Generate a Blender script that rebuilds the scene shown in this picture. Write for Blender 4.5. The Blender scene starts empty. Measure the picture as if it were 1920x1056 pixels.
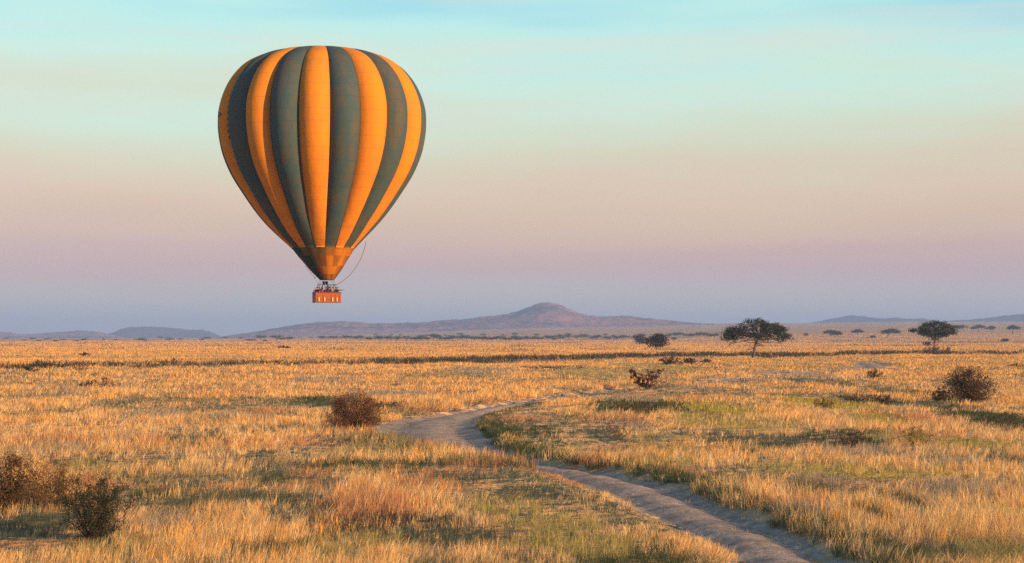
import bpy, math
import numpy as np
from mathutils import Vector, Matrix

R = math.radians
scene = bpy.context.scene
C = scene.collection

# ------------------------------------------------------------------ camera, world, sun, exposure
CAM_H = 5.0
F = 3583.0                                   # focal length in pixels of the 1920 px wide photograph
PITCH = math.atan(104.0 / F)
cam_data = bpy.data.cameras.new('camera')
cam_data.sensor_width = 36.0
cam_data.lens = 36.0 * F / 1920.0
cam_data.clip_start = 0.5
cam_data.clip_end = 60000.0
cam = bpy.data.objects.new('camera', cam_data)
cam.location = (0, 0, CAM_H)
cam.rotation_euler = (math.pi / 2 + PITCH, 0, 0)
C.objects.link(cam)
scene.camera = cam

SUN_AZ = R(55)                               # measured from straight behind the camera towards the right
SUN_EL = R(13)
sun_vec = Vector((math.cos(SUN_EL) * math.sin(SUN_AZ), -math.cos(SUN_EL) * math.cos(SUN_AZ), math.sin(SUN_EL)))


def lin(r, g, b):
    f = lambda c: (c / 255.0) / 12.92 if c / 255.0 <= 0.04045 else ((c / 255.0 + 0.055) / 1.055) ** 2.4
    return (f(r), f(g), f(b), 1.0)


world = bpy.data.worlds.new('World')
scene.world = world
world.use_nodes = True
nt = world.node_tree
nt.nodes.clear()


def N(tree, kind, **kw):
    n = tree.nodes.new(kind)
    for k, v in kw.items():
        setattr(n, k, v)
    return n


def math_node(tree, op, a, b=None):
    n = tree.nodes.new('ShaderNodeMath')
    n.operation = op
    for i, v in enumerate((a, b)):
        if v is None:
            continue
        if isinstance(v, (int, float)):
            n.inputs[i].default_value = v
        else:
            tree.links.new(v, n.inputs[i])
    return n.outputs[0]


w_out = N(nt, 'ShaderNodeOutputWorld')
w_bg = N(nt, 'ShaderNodeBackground')
w_tc = N(nt, 'ShaderNodeTexCoord')
w_sep = N(nt, 'ShaderNodeSeparateXYZ')
nt.links.new(w_tc.outputs['Generated'], w_sep.inputs[0])
# thin high cloud: long soft streaks that push the colour bands up and down
w_map = N(nt, 'ShaderNodeMapping')
w_map.inputs['Rotation'].default_value = (0, R(-13), 0)
w_map.inputs['Scale'].default_value = (2.6, 2.6, 17.0)
nt.links.new(w_tc.outputs['Generated'], w_map.inputs[0])
w_noise = N(nt, 'ShaderNodeTexNoise')
w_noise.inputs['Scale'].default_value = 1.35
w_noise.inputs['Detail'].default_value = 4.0
w_noise.inputs['Roughness'].default_value = 0.45
nt.links.new(w_map.outputs[0], w_noise.inputs['Vector'])
shift = math_node(nt, 'MULTIPLY', math_node(nt, 'SUBTRACT', w_noise.outputs[0], 0.5), 0.95)
zz = math_node(nt, 'MAXIMUM', w_sep.outputs[2], 0.0)
amt = math_node(nt, 'MINIMUM', zz, 0.2)
z_d = math_node(nt, 'ADD', zz, math_node(nt, 'MULTIPLY', shift, amt))
fac = math_node(nt, 'DIVIDE', z_d, 0.8)
w_ramp = N(nt, 'ShaderNodeValToRGB')
w_ramp.color_ramp.interpolation = 'LINEAR'
stops = [
    (0.000, (188, 191, 192)), (0.010, (191, 189, 191)), (0.022, (192, 181, 184)), (0.036, (194, 162, 168)),
    (0.047, (200, 162, 160)), (0.053, (207, 170, 158)), (0.066, (214, 176, 153)), (0.080, (216, 188, 160)),
    (0.096, (211, 200, 171)), (0.115, (205, 215, 189)), (0.135, (198, 227, 210)), (0.158, (180, 228, 221)),
    (0.180, (148, 213, 222)), (0.260, (126, 192, 214)), (0.450, (92, 150, 192)), (0.800, (62, 112, 166)),
]
cr = w_ramp.color_ramp
for i, (p, c) in enumerate(stops):
    e = cr.elements[i] if i < 2 else cr.elements.new(p / 0.8)
    e.position = p / 0.8
    e.color = lin(*c)
nt.links.new(fac, w_ramp.inputs[0])
w_sky = N(nt, 'ShaderNodeTexSky')
w_sky.sky_type = 'NISHITA'
w_sky.sun_disc = False
w_sky.sun_elevation = SUN_EL
w_sky.sun_rotation = math.atan2(sun_vec.x, sun_vec.y)
w_sky.air_density = 1.0
w_sky.dust_density = 1.5
w_mul = N(nt, 'ShaderNodeVectorMath', operation='SCALE')
w_mul.inputs['Scale'].default_value = 0.022
nt.links.new(w_sky.outputs[0], w_mul.inputs[0])
w_add = N(nt, 'ShaderNodeVectorMath', operation='ADD')
w_sc = N(nt, 'ShaderNodeVectorMath', operation='SCALE')
w_sc.inputs['Scale'].default_value = 0.535
nt.links.new(w_ramp.outputs[0], w_sc.inputs[0])
nt.links.new(w_sc.outputs[0], w_add.inputs[0])
nt.links.new(w_mul.outputs[0], w_add.inputs[1])
# faint streaks of ice cloud
w_map2 = N(nt, 'ShaderNodeMapping')
w_map2.inputs['Rotation'].default_value = (0, R(-9), R(20))
w_map2.inputs['Scale'].default_value = (2.2, 2.2, 42.0)
nt.links.new(w_tc.outputs['Generated'], w_map2.inputs[0])
w_n2 = N(nt, 'ShaderNodeTexNoise')
w_n2.inputs['Scale'].default_value = 1.2
w_n2.inputs['Detail'].default_value = 5.0
w_n2.inputs['Roughness'].default_value = 0.55
w_n2.inputs['Distortion'].default_value = 0.5
nt.links.new(w_map2.outputs[0], w_n2.inputs['Vector'])
w_mr = N(nt, 'ShaderNodeMapRange')
w_mr.inputs['From Min'].default_value = 0.48
w_mr.inputs['From Max'].default_value = 0.72
w_mr.inputs['To Max'].default_value = 0.48
nt.links.new(w_n2.outputs[0], w_mr.inputs['Value'])
w_hi = math_node(nt, 'MULTIPLY', math_node(nt, 'SUBTRACT', zz, 0.03), 9.0)
w_hi = math_node(nt, 'MINIMUM', math_node(nt, 'MAXIMUM', w_hi, 0.0), 1.0)
w_mx = N(nt, 'ShaderNodeMix', data_type='RGBA')
nt.links.new(math_node(nt, 'MULTIPLY', w_mr.outputs[0], w_hi), w_mx.inputs['Factor'])
nt.links.new(w_add.outputs[0], w_mx.inputs['A'])
w_mx.inputs['B'].default_value = (0.45, 0.42, 0.38, 1)
nt.links.new(w_mx.outputs['Result'], w_bg.inputs['Color'])
w_bg.inputs['Strength'].default_value = 1.0
nt.links.new(w_bg.outputs[0], w_out.inputs[0])

sun_data = bpy.data.lights.new('sun', 'SUN')
sun_data.energy = 5.0
sun_data.angle = R(0.6)
sun_data.color = (1.0, 0.59, 0.28)
sun = bpy.data.objects.new('sun', sun_data)
sun.rotation_euler = sun_vec.to_track_quat('Z', 'Y').to_euler()
sun.location = (300, -150, 120)
C.objects.link(sun)

vs = scene.view_settings
vs.view_transform = 'Standard'
vs.look = 'None'
vs.exposure = 0.85
vs.gamma = 1.0
vs.use_curve_mapping = False
scene.render.engine = 'CYCLES'
cy = scene.cycles
cy.max_bounces = 6
cy.diffuse_bounces = 3
cy.transmission_bounces = 3
cy.transparent_max_bounces = 4
cy.volume_bounces = 0
cy.caustics_reflective = False
cy.caustics_refractive = False
cy.use_denoising = False


# ------------------------------------------------------------------ helpers
def obj(name, mesh, mat=None, parent=None):
    o = bpy.data.objects.new(name, mesh)
    C.objects.link(o)
    if mat is not None and mesh is not None and not mesh.materials:
        mesh.materials.append(mat)
    if parent is not None:
        o.parent = parent
    return o


def thing(name, label, cat, loc=(0, 0, 0), rotz=0.0, group=None):
    o = bpy.data.objects.new(name, None)
    C.objects.link(o)
    o.empty_display_size = 0.3
    o.location = loc
    o.rotation_euler = (0, 0, rotz)
    tag(o, label, cat, group)
    return o


def tag(o, label=None, cat=None, group=None, kind=None):
    if label:
        o['label'] = label
    if cat:
        o['category'] = cat
    if group:
        o['group'] = group
    if kind:
        o['kind'] = kind
    return o


def copy_tree(o, parent=None):
    c = o.copy()
    C.objects.link(c)
    c.parent = parent
    for ch in list(o.children):
        copy_tree(ch, c)
    return c


def np_mesh(name, verts, faces, cols=None, smooth=False):
    """verts (n,3); faces (m,k) of one size k; optional point colours (n,3)."""
    verts = np.ascontiguousarray(verts, dtype=np.float32)
    faces = np.ascontiguousarray(faces, dtype=np.int32)
    m = bpy.data.meshes.new(name)
    k = faces.shape[1]
    m.vertices.add(len(verts))
    m.vertices.foreach_set('co', verts.ravel())
    m.loops.add(faces.size)
    m.loops.foreach_set('vertex_index', faces.ravel())
    m.polygons.add(len(faces))
    m.polygons.foreach_set('loop_start', np.arange(0, faces.size, k, dtype=np.int32))
    m.polygons.foreach_set('loop_total', np.full(len(faces), k, dtype=np.int32))
    if smooth:
        m.polygons.foreach_set('use_smooth', np.ones(len(faces), dtype=bool))
    if cols is not None:
        a = m.color_attributes.new('tint', 'FLOAT_COLOR', 'POINT')
        rgba = np.ones((len(verts), 4), dtype=np.float32)
        rgba[:, :3] = cols
        a.data.foreach_set('color', rgba.ravel())
    m.update(calc_edges=True)
    m.validate()
    return m


class MB:
    """Collects polygons and links them as one mesh object."""

    def __init__(self):
        self.v = []
        self.f = []

    def quad_grid(self, rows, closed=False):
        base = len(self.v)
        n = len(rows[0])
        for r in rows:
            self.v.extend([tuple(p) for p in r])
        for i in range(len(rows) - 1):
            for j in range(n if closed else n - 1):
                a = base + i * n + j
                b = base + i * n + (j + 1) % n
                self.f.append((a, b, b + n, a + n))
        return self

    def tube(self, pts, radii, sides=6, cap=True):
        pts = [Vector(p) for p in pts]
        rows = []
        prev = None
        for i, p in enumerate(pts):
            d = (pts[min(i + 1, len(pts) - 1)] - pts[max(i - 1, 0)])
            if d.length < 1e-9:
                d = Vector((0, 0, 1))
            d.normalize()
            if prev is None:
                up = Vector((0, 0, 1)) if abs(d.z) < 0.9 else Vector((1, 0, 0))
                u = d.cross(up).normalized()
            else:
                u = (prev - d * prev.dot(d))
                u = u.normalized() if u.length > 1e-6 else d.orthogonal().normalized()
            prev = u
            w = d.cross(u)
            r = radii[i] if hasattr(radii, '__len__') else radii
            rows.append([p + (u * math.cos(2 * math.pi * k / sides) + w * math.sin(2 * math.pi * k / sides)) * r for k in range(sides)])
        base = len(self.v)
        self.quad_grid(rows, closed=True)
        if cap:
            self.f.append(tuple(base + k for k in range(sides))[::-1])
            e = base + (len(rows) - 1) * sides
            self.f.append(tuple(e + k for k in range(sides)))
        return self

    def box(self, c, s, rot=None):
        b = len(self.v)
        for dx, dy, dz in ((-1, -1, -1), (1, -1, -1), (1, 1, -1), (-1, 1, -1), (-1, -1, 1), (1, -1, 1), (1, 1, 1), (-1, 1, 1)):
            p = Vector((dx * s[0] / 2, dy * s[1] / 2, dz * s[2] / 2))
            if rot is not None:
                p = rot @ p
            self.v.append(tuple(Vector(c) + p))
        for q in ((0, 3, 2, 1), (4, 5, 6, 7), (0, 1, 5, 4), (1, 2, 6, 5), (2, 3, 7, 6), (3, 0, 4, 7)):
            self.f.append(tuple(b + i for i in q))
        return self

    def mesh(self, name, smooth=False):
        m = bpy.data.meshes.new(name)
        m.from_pydata([tuple(p) for p in self.v], [], self.f)
        if smooth:
            m.polygons.foreach_set('use_smooth', np.ones(len(m.polygons), dtype=bool))
        m.update()
        return m

    def build(self, name, mat, parent=None, smooth=False):
        return obj(name, self.mesh(name, smooth), mat, parent)


def hash2(ix, iy, seed):
    h = (ix.astype(np.int64) * 374761393 + iy.astype(np.int64) * 668265263 + seed * 1442695041) & 0x7fffffff
    h = ((h ^ (h >> 13)) * 1274126177) & 0x7fffffff
    h = (h ^ (h >> 16)) & 0xffff
    return h / 65535.0


def vnoise(x, y, seed=0):
    ix = np.floor(x)
    iy = np.floor(y)
    fx = x - ix
    fy = y - iy
    fx = fx * fx * (3 - 2 * fx)
    fy = fy * fy * (3 - 2 * fy)
    a = hash2(ix, iy, seed)
    b = hash2(ix + 1, iy, seed)
    c = hash2(ix, iy + 1, seed)
    d = hash2(ix + 1, iy + 1, seed)
    return (a * (1 - fx) + b * fx) * (1 - fy) + (c * (1 - fx) + d * fx) * fy


def fbm(x, y, seed=0, octaves=3):
    t = 0.0
    amp = 0.5
    tot = 0.0
    for o in range(octaves):
        t = t + amp * vnoise(x * 2 ** o, y * 2 ** o, seed + o * 17)
        tot += amp
        amp *= 0.5
    return t / tot


def sstep(a, b, x):
    t = np.clip((x - a) / (b - a), 0, 1)
    return t * t * (3 - 2 * t)


def pix_dir(px, py):
    v = (528.0 - py) / F
    return ((px - 960.0) / F, math.cos(PITCH) - v * math.sin(PITCH), math.sin(PITCH) + v * math.cos(PITCH))


def ground(px, py, z=0.0):
    d = pix_dir(px, py)
    t = (z - CAM_H) / d[2]
    return (d[0] * t, d[1] * t)


# ------------------------------------------------------------------ land form
ROAD = [(1640, 1130, 2.5), (1585, 1090, 2.5), (1500, 1047, 2.6), (1400, 1002, 2.7), (1300, 958, 2.9), (1210, 920, 3.0), (1140, 897, 2.9),
        (1065, 879, 2.6), (985, 865, 2.4), (925, 853, 2.5), (872, 838, 3.2), (824, 822, 5.0), (800, 806, 5.6), (812, 789, 5.2), (868, 773, 3.6),
        (948, 760, 2.8), (1040, 746, 2.6), (1120, 735, 2.6), (1210, 727, 3), (1330, 717, 3.2), (1450, 707, 4.5), (1560, 698, 4.5), (1640, 689, 6),
        (1618, 681, 6)]


def catmull(P, n=6):
    out = []
    P = [np.array(p, float) for p in P]
    for i in range(len(P) - 1):
        p0, p1, p2, p3 = P[max(i - 1, 0)], P[i], P[i + 1], P[min(i + 2, len(P) - 1)]
        for k in range(n):
            t = k / n
            out.append(0.5 * ((2 * p1) + (-p0 + p2) * t + (2 * p0 - 5 * p1 + 4 * p2 - p3) * t * t + (-p0 + 3 * p1 - 3 * p2 + p3) * t ** 3))
    out.append(P[-1])
    return np.array(out)


road_pts = [(6.6, 12.0, 2.5), (6.9, 22.0, 2.5)] + [(*ground(a, b), w) for a, b, w in ROAD]
road_c = catmull(road_pts, 7)                  # x, y, width


def road_dist(x, y):
    """distance to the track's centre line minus half its width; and the side (+1 right of travel away from the camera)"""
    best = np.full(x.shape, 1e9)
    side = np.zeros(x.shape)
    for i in range(len(road_c) - 1):
        a = road_c[i]
        b = road_c[i + 1]
        ab = b[:2] - a[:2]
        L = max((ab ** 2).sum(), 1e-9)
        t = np.clip(((x - a[0]) * ab[0] + (y - a[1]) * ab[1]) / L, 0, 1)
        dx = x - (a[0] + ab[0] * t)
        dy = y - (a[1] + ab[1] * t)
        d = np.sqrt(dx * dx + dy * dy) - 0.5 * (a[2] + (b[2] - a[2]) * t)
        m = d < best
        best = np.where(m, d, best)
        side = np.where(m, np.sign(ab[1] * dx - ab[0] * dy), side)
    return best, side


A_PX = [-600, 0, 400, 640, 800, 1000, 1200, 1350, 1500, 1700, 1920, 2500]
A_UP = [-3, -3, -2.5, 4, 9, 17, 20, 23, 23.5, 26, 25, 25]
D0_PX = [-600, 1100, 1450, 2500]
D0_V = [2250, 2250, 1350, 1350]


def land(x, y):
    """height of the ground"""
    d = np.sqrt(x * x + y * y)
    px = np.where(y > 1, 960 + F * x / np.maximum(y, 1), np.where(x > 0, 2500, -600))
    zmax = CAM_H + np.interp(px, A_PX, A_UP) * 6000 / F
    d0 = np.interp(px, D0_PX, D0_V)
    t = np.clip((d - d0) / (6000 - d0), 0, 1.25)
    t = np.where(t < 0.1, t * t / 0.2, t - 0.05) / 0.95
    rise = np.where(y > 0, zmax * t, 0)
    n = (fbm(x / 14, y / 14, 3, 2) - 0.5) * 0.30 + (fbm(x / 70, y / 90, 8, 3) - 0.5) * 0.9 * sstep(90, 300, d)
    n = n + (fbm(x / 260, y / 300, 21, 3) - 0.5) * 5 * sstep(1200, 2800, d)
    return rise + n


road_box = (road_c[:, 0].min() - 8, road_c[:, 0].max() + 8, road_c[:, 1].min() - 8, road_c[:, 1].max() + 8)


def ground_h(x, y):
    x = np.asarray(x, float)
    y = np.asarray(y, float)
    h = land(x, y)
    m = (x > road_box[0]) & (x < road_box[1]) & (y > road_box[2]) & (y < road_box[3])
    if m.any():
        rd, _ = road_dist(x[m], y[m])
        h = h.copy()
        h[m] -= 0.16 * (1 - sstep(-0.5, 0.6, rd))
    return h


def gz(x, y):
    return float(ground_h(np.array([x]), np.array([y]))[0])


def hit(px, py):
    """where the line of sight through a pixel meets the land"""
    d = pix_dir(px, py)
    t = np.geomspace(20, 9000, 6000)
    x = d[0] * t
    y = d[1] * t
    z = CAM_H + d[2] * t
    below = np.nonzero(z <= land(x, y))[0]
    k = below[0] if len(below) else len(t) - 1
    return float(x[k]), float(y[k])


# ------------------------------------------------------------------ materials
def mat_new(name):
    m = bpy.data.materials.new(name)
    m.use_nodes = True
    m.node_tree.nodes.clear()
    out = m.node_tree.nodes.new('ShaderNodeOutputMaterial')
    return m, m.node_tree, out


def mat_plain(name, col, rough=0.7, noise=0.0, scale=8.0, metallic=0.0, transl=0.0, bump=0.0):
    m, t, out = mat_new(name)
    b = N(t, 'ShaderNodeBsdfPrincipled')
    b.inputs['Roughness'].default_value = rough
    b.inputs['Metallic'].default_value = metallic
    b.inputs['Specular IOR Level'].default_value = 0.25
    b.inputs['Base Color'].default_value = (*col, 1)
    colour = None
    tc = N(t, 'ShaderNodeTexCoord')
    nz = N(t, 'ShaderNodeTexNoise')
    nz.inputs['Scale'].default_value = scale
    nz.inputs['Detail'].default_value = 5
    t.links.new(tc.outputs['Object'], nz.inputs['Vector'])
    if noise:
        mx = N(t, 'ShaderNodeMix', data_type='RGBA')
        mx.inputs['A'].default_value = tuple(c * (1 - noise) for c in col) + (1,)
        mx.inputs['B'].default_value = tuple(min(1, c * (1 + noise)) for c in col) + (1,)
        t.links.new(nz.outputs[0], mx.inputs['Factor'])
        colour = mx.outputs['Result']
        t.links.new(colour, b.inputs['Base Color'])
    if bump:
        bp = N(t, 'ShaderNodeBump')
        bp.inputs['Strength'].default_value = bump
        bp.inputs['Distance'].default_value = 0.05
        t.links.new(nz.outputs[0], bp.inputs['Height'])
        t.links.new(bp.outputs[0], b.inputs['Normal'])
    surf = b.outputs[0]
    if transl:
        tr = N(t, 'ShaderNodeBsdfTranslucent')
        tr.inputs[0].default_value = (*col, 1)
        if colour:
            t.links.new(colour, tr.inputs[0])
        ms = N(t, 'ShaderNodeMixShader')
        ms.inputs[0].default_value = transl
        t.links.new(surf, ms.inputs[1])
        t.links.new(tr.outputs[0], ms.inputs[2])
        surf = ms.outputs[0]
    t.links.new(surf, out.inputs[0])
    return m


def mat_leaf(name, transl=0.3):
    m, t, out = mat_new(name)
    at = N(t, 'ShaderNodeAttribute')
    at.attribute_name = 'tint'
    df = N(t, 'ShaderNodeBsdfDiffuse')
    tr = N(t, 'ShaderNodeBsdfTranslucent')
    ms = N(t, 'ShaderNodeMixShader')
    ms.inputs[0].default_value = transl
    t.links.new(at.outputs['Color'], df.inputs[0])
    t.links.new(at.outputs['Color'], tr.inputs[0])
    t.links.new(df.outputs[0], ms.inputs[1])
    t.links.new(tr.outputs[0], ms.inputs[2])
    t.links.new(ms.outputs[0], out.inputs[0])
    return m


def ramp_node(t, fac, cols):
    r = N(t, 'ShaderNodeValToRGB')
    for i, (p, c) in enumerate(cols):
        e = r.color_ramp.elements[i] if i < 2 else r.color_ramp.elements.new(p)
        e.position = p
        e.color = (*c, 1)
    t.links.new(fac, r.inputs[0])
    return r.outputs[0]


def mat_ground():
    m, t, out = mat_new('dry_plain')
    tc = N(t, 'ShaderNodeTexCoord')
    n1 = N(t, 'ShaderNodeTexNoise')
    n1.inputs['Scale'].default_value = 0.012
    n1.inputs['Detail'].default_value = 8
    n1.inputs['Roughness'].default_value = 0.62
    t.links.new(tc.outputs['Object'], n1.inputs['Vector'])
    c1 = ramp_node(t, n1.outputs[0], [(0.30, (0.40, 0.25, 0.14)), (0.62, (0.62, 0.43, 0.25)), (0.48, (0.55, 0.36, 0.20))])
    n2 = N(t, 'ShaderNodeTexNoise')
    n2.inputs['Scale'].default_value = 1.3
    n2.inputs['Detail'].default_value = 6
    t.links.new(tc.outputs['Object'], n2.inputs['Vector'])
    mx = N(t, 'ShaderNodeMix', data_type='RGBA', blend_type='MULTIPLY')
    mx.inputs['Factor'].default_value = 0.5
    t.links.new(c1, mx.inputs['A'])
    t.links.new(ramp_node(t, n2.outputs[0], [(0.3, (0.55, 0.55, 0.5)), (0.7, (1, 1, 1))]), mx.inputs['B'])
    bp = N(t, 'ShaderNodeBump')                # the sward: a rough pile that turns its side to a low sun
    bp.inputs['Strength'].default_value = 1.0
    bp.inputs['Distance'].default_value = 5.0
    n3 = N(t, 'ShaderNodeTexNoise')
    n3.inputs['Scale'].default_value = 0.33
    n3.inputs['Detail'].default_value = 4
    t.links.new(tc.outputs['Object'], n3.inputs['Vector'])
    t.links.new(n3.outputs[0], bp.inputs['Height'])
    d = N(t, 'ShaderNodeBsdfDiffuse')
    t.links.new(mx.outputs['Result'], d.inputs[0])
    t.links.new(bp.outputs[0], d.inputs['Normal'])
    t.links.new(d.outputs[0], out.inputs[0])
    return m


def mat_hill(name, grass, scrub, cover):
    m, t, out = mat_new(name)
    tc = N(t, 'ShaderNodeTexCoord')
    v = N(t, 'ShaderNodeTexNoise')
    v.inputs['Scale'].default_value = 0.028
    v.inputs['Detail'].default_value = 4
    v.inputs['Roughness'].default_value = 0.7
    t.links.new(tc.outputs['Object'], v.inputs['Vector'])
    big = N(t, 'ShaderNodeTexNoise')
    big.inputs['Scale'].default_value = 0.0022
    big.inputs['Detail'].default_value = 3
    t.links.new(tc.outputs['Object'], big.inputs['Vector'])
    s = math_node(t, 'ADD', v.outputs[0], math_node(t, 'MULTIPLY', math_node(t, 'SUBTRACT', big.outputs[0], 0.5), 0.7))
    c = ramp_node(t, s, [(cover - 0.05, scrub), (cover + 0.06, grass)])
    bp = N(t, 'ShaderNodeBump')
    bp.inputs['Strength'].default_value = 0.9
    bp.inputs['Distance'].default_value = 14.0
    t.links.new(v.outputs[0], bp.inputs['Height'])
    d = N(t, 'ShaderNodeBsdfDiffuse')
    t.links.new(c, d.inputs[0])
    t.links.new(bp.outputs[0], d.inputs['Normal'])
    t.links.new(d.outputs[0], out.inputs[0])
    return m


def mat_track():
    m, t, out = mat_new('packed_dirt')
    tc = N(t, 'ShaderNodeTexCoord')
    n1 = N(t, 'ShaderNodeTexNoise')
    n1.inputs['Scale'].default_value = 0.9
    n1.inputs['Detail'].default_value = 9
    n1.inputs['Roughness'].default_value = 0.7
    t.links.new(tc.outputs['Object'], n1.inputs['Vector'])
    c = ramp_node(t, n1.outputs[0], [(0.30, (0.22, 0.175, 0.14)), (0.70, (0.54, 0.44, 0.35)), (0.5, (0.39, 0.32, 0.255))])
    n2 = N(t, 'ShaderNodeTexNoise')
    n2.inputs['Scale'].default_value = 7
    n2.inputs['Detail'].default_value = 6
    n2.inputs['Roughness'].default_value = 0.7
    t.links.new(tc.outputs['Object'], n2.inputs['Vector'])
    bp = N(t, 'ShaderNodeBump')
    bp.inputs['Strength'].default_value = 0.7
    bp.inputs['Distance'].default_value = 0.06
    t.links.new(n2.outputs[0], bp.inputs['Height'])
    cm = N(t, 'ShaderNodeMix', data_type='RGBA', blend_type='MULTIPLY')
    cm.inputs['Factor'].default_value = 0.75
    t.links.new(c, cm.inputs['A'])
    t.links.new(ramp_node(t, n2.outputs[0], [(0.36, (0.45, 0.43, 0.42)), (0.60, (1, 1, 1))]), cm.inputs['B'])
    c = cm.outputs['Result']
    d = N(t, 'ShaderNodeBsdfDiffuse')
    t.links.new(c, d.inputs[0])
    t.links.new(bp.outputs[0], d.inputs['Normal'])
    t.links.new(d.outputs[0], out.inputs[0])
    return m


def mat_fabric(name, col, col2, transl=0.12):
    """sun-bleached nylon with faint cross seams, dust streaks and weave"""
    m, t, out = mat_new(name)
    tc = N(t, 'ShaderNodeTexCoord')
    mp = N(t, 'ShaderNodeMapping')
    mp.inputs['Scale'].default_value = (1.0, 1.0, 0.25)
    t.links.new(tc.outputs['Object'], mp.inputs[0])
    n1 = N(t, 'ShaderNodeTexNoise')
    n1.inputs['Scale'].default_value = 0.8
    n1.inputs['Detail'].default_value = 8
    n1.inputs['Roughness'].default_value = 0.7
    t.links.new(mp.outputs[0], n1.inputs['Vector'])
    mx = N(t, 'ShaderNodeMix', data_type='RGBA')
    mx.inputs['A'].default_value = (*col2, 1)
    mx.inputs['B'].default_value = (*col, 1)
    t.links.new(ramp_node(t, n1.outputs[0], [(0.38, (0, 0, 0)), (0.56, (1, 1, 1))]), mx.inputs['Factor'])
    sp = N(t, 'ShaderNodeSeparateXYZ')
    t.links.new(tc.outputs['Object'], sp.inputs[0])
    fr = math_node(t, 'FRACT', math_node(t, 'MULTIPLY', sp.outputs[2], 0.72))
    seam = math_node(t, 'LESS_THAN', fr, 0.045)
    mx2 = N(t, 'ShaderNodeMix', data_type='RGBA', blend_type='MULTIPLY')
    t.links.new(math_node(t, 'MULTIPLY', seam, 0.3), mx2.inputs['Factor'])
    t.links.new(mx.outputs['Result'], mx2.inputs['A'])
    mx2.inputs['B'].default_value = (0.45, 0.42, 0.4, 1)
    b = N(t, 'ShaderNodeBsdfPrincipled')
    b.inputs['Roughness'].default_value = 0.75
    b.inputs['Specular IOR Level'].default_value = 0.15
    t.links.new(mx2.outputs['Result'], b.inputs['Base Color'])
    n2 = N(t, 'ShaderNodeTexNoise')
    n2.inputs['Scale'].default_value = 2.2
    n2.inputs['Detail'].default_value = 3
    t.links.new(mp.outputs[0], n2.inputs['Vector'])
    bp = N(t, 'ShaderNodeBump')
    bp.inputs['Strength'].default_value = 0.25
    bp.inputs['Distance'].default_value = 0.12
    t.links.new(n2.outputs[0], bp.inputs['Height'])
    t.links.new(bp.outputs[0], b.inputs['Normal'])
    tr = N(t, 'ShaderNodeBsdfTranslucent')
    t.links.new(mx2.outputs['Result'], tr.inputs[0])
    ms = N(t, 'ShaderNodeMixShader')
    ms.inputs[0].default_value = transl
    t.links.new(b.outputs[0], ms.inputs[1])
    t.links.new(tr.outputs[0], ms.inputs[2])
    t.links.new(ms.outputs[0], out.inputs[0])
    return m


def mat_wicker():
    m, t, out = mat_new('wicker')
    tc = N(t, 'ShaderNodeTexCoord')
    wv = N(t, 'ShaderNodeTexWave', wave_type='BANDS', bands_direction='Z')
    wv.inputs['Scale'].default_value = 9
    wv.inputs['Distortion'].default_value = 2.0
    wv.inputs['Detail'].default_value = 3
    t.links.new(tc.outputs['Object'], wv.inputs['Vector'])
    c = ramp_node(t, wv.outputs[0], [(0.0, (0.24, 0.055, 0.016)), (1.0, (0.40, 0.105, 0.024))])
    b = N(t, 'ShaderNodeBsdfPrincipled')
    b.inputs['Roughness'].default_value = 0.6
    t.links.new(c, b.inputs['Base Color'])
    bp = N(t, 'ShaderNodeBump')
    bp.inputs['Strength'].default_value = 0.6
    bp.inputs['Distance'].default_value = 0.02
    t.links.new(wv.outputs[0], bp.inputs['Height'])
    t.links.new(bp.outputs[0], b.inputs['Normal'])
    t.links.new(b.outputs[0], out.inputs[0])
    return m


M_GROUND = mat_ground()
M_TRACK = mat_track()
M_GRASS = mat_leaf('grass_blades', 0.42)
M_LEAF = mat_leaf('leaves', 0.2)
M_BARK = mat_plain('bark', (0.10, 0.065, 0.045), 0.9, 0.4, 3.0, bump=0.5)
M_DARKTWIG = mat_plain('dark_twigs', (0.045, 0.028, 0.028), 0.9, 0.3, 6.0)
M_TWIG = mat_plain('twigs', (0.13, 0.075, 0.05), 0.9, 0.4, 6.0)

# ------------------------------------------------------------------ ground sheet
az = np.concatenate([np.linspace(-22, 22, 241), np.linspace(22, 338, 61)[1:-1]]) * math.pi / 180
rr = np.concatenate([[0.0], np.geomspace(3, 15000, 380)])
AA, RR = np.meshgrid(az, rr)
GX = RR * np.sin(AA)
GY = RR * np.cos(AA)
GZ = ground_h(GX.ravel(), GY.ravel()).reshape(GX.shape)
rm = (np.abs(GX) < 80) & (GY < 500) & (GY > 0)
rd = np.full(GX.shape, 9.0)
rd[rm] = road_dist(GX[rm], GY[rm])[0]
GZ = GZ - 0.10 * (1 - sstep(-0.3, 0.3, rd))
na = len(az)
idx = np.arange(GX.size).reshape(GX.shape)
i2 = np.roll(idx, -1, axis=1)
gf = np.stack([idx[:-1], idx[1:], i2[1:], i2[:-1]], axis=-1).reshape(-1, 4)[:, ::-1]
gm = np_mesh('ground', np.stack([GX, GY, GZ], -1).reshape(-1, 3), gf, smooth=True)
tag(obj('ground', gm, M_GROUND), 'wide flat dry savanna plain under the grass', None, None, 'structure')

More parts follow.
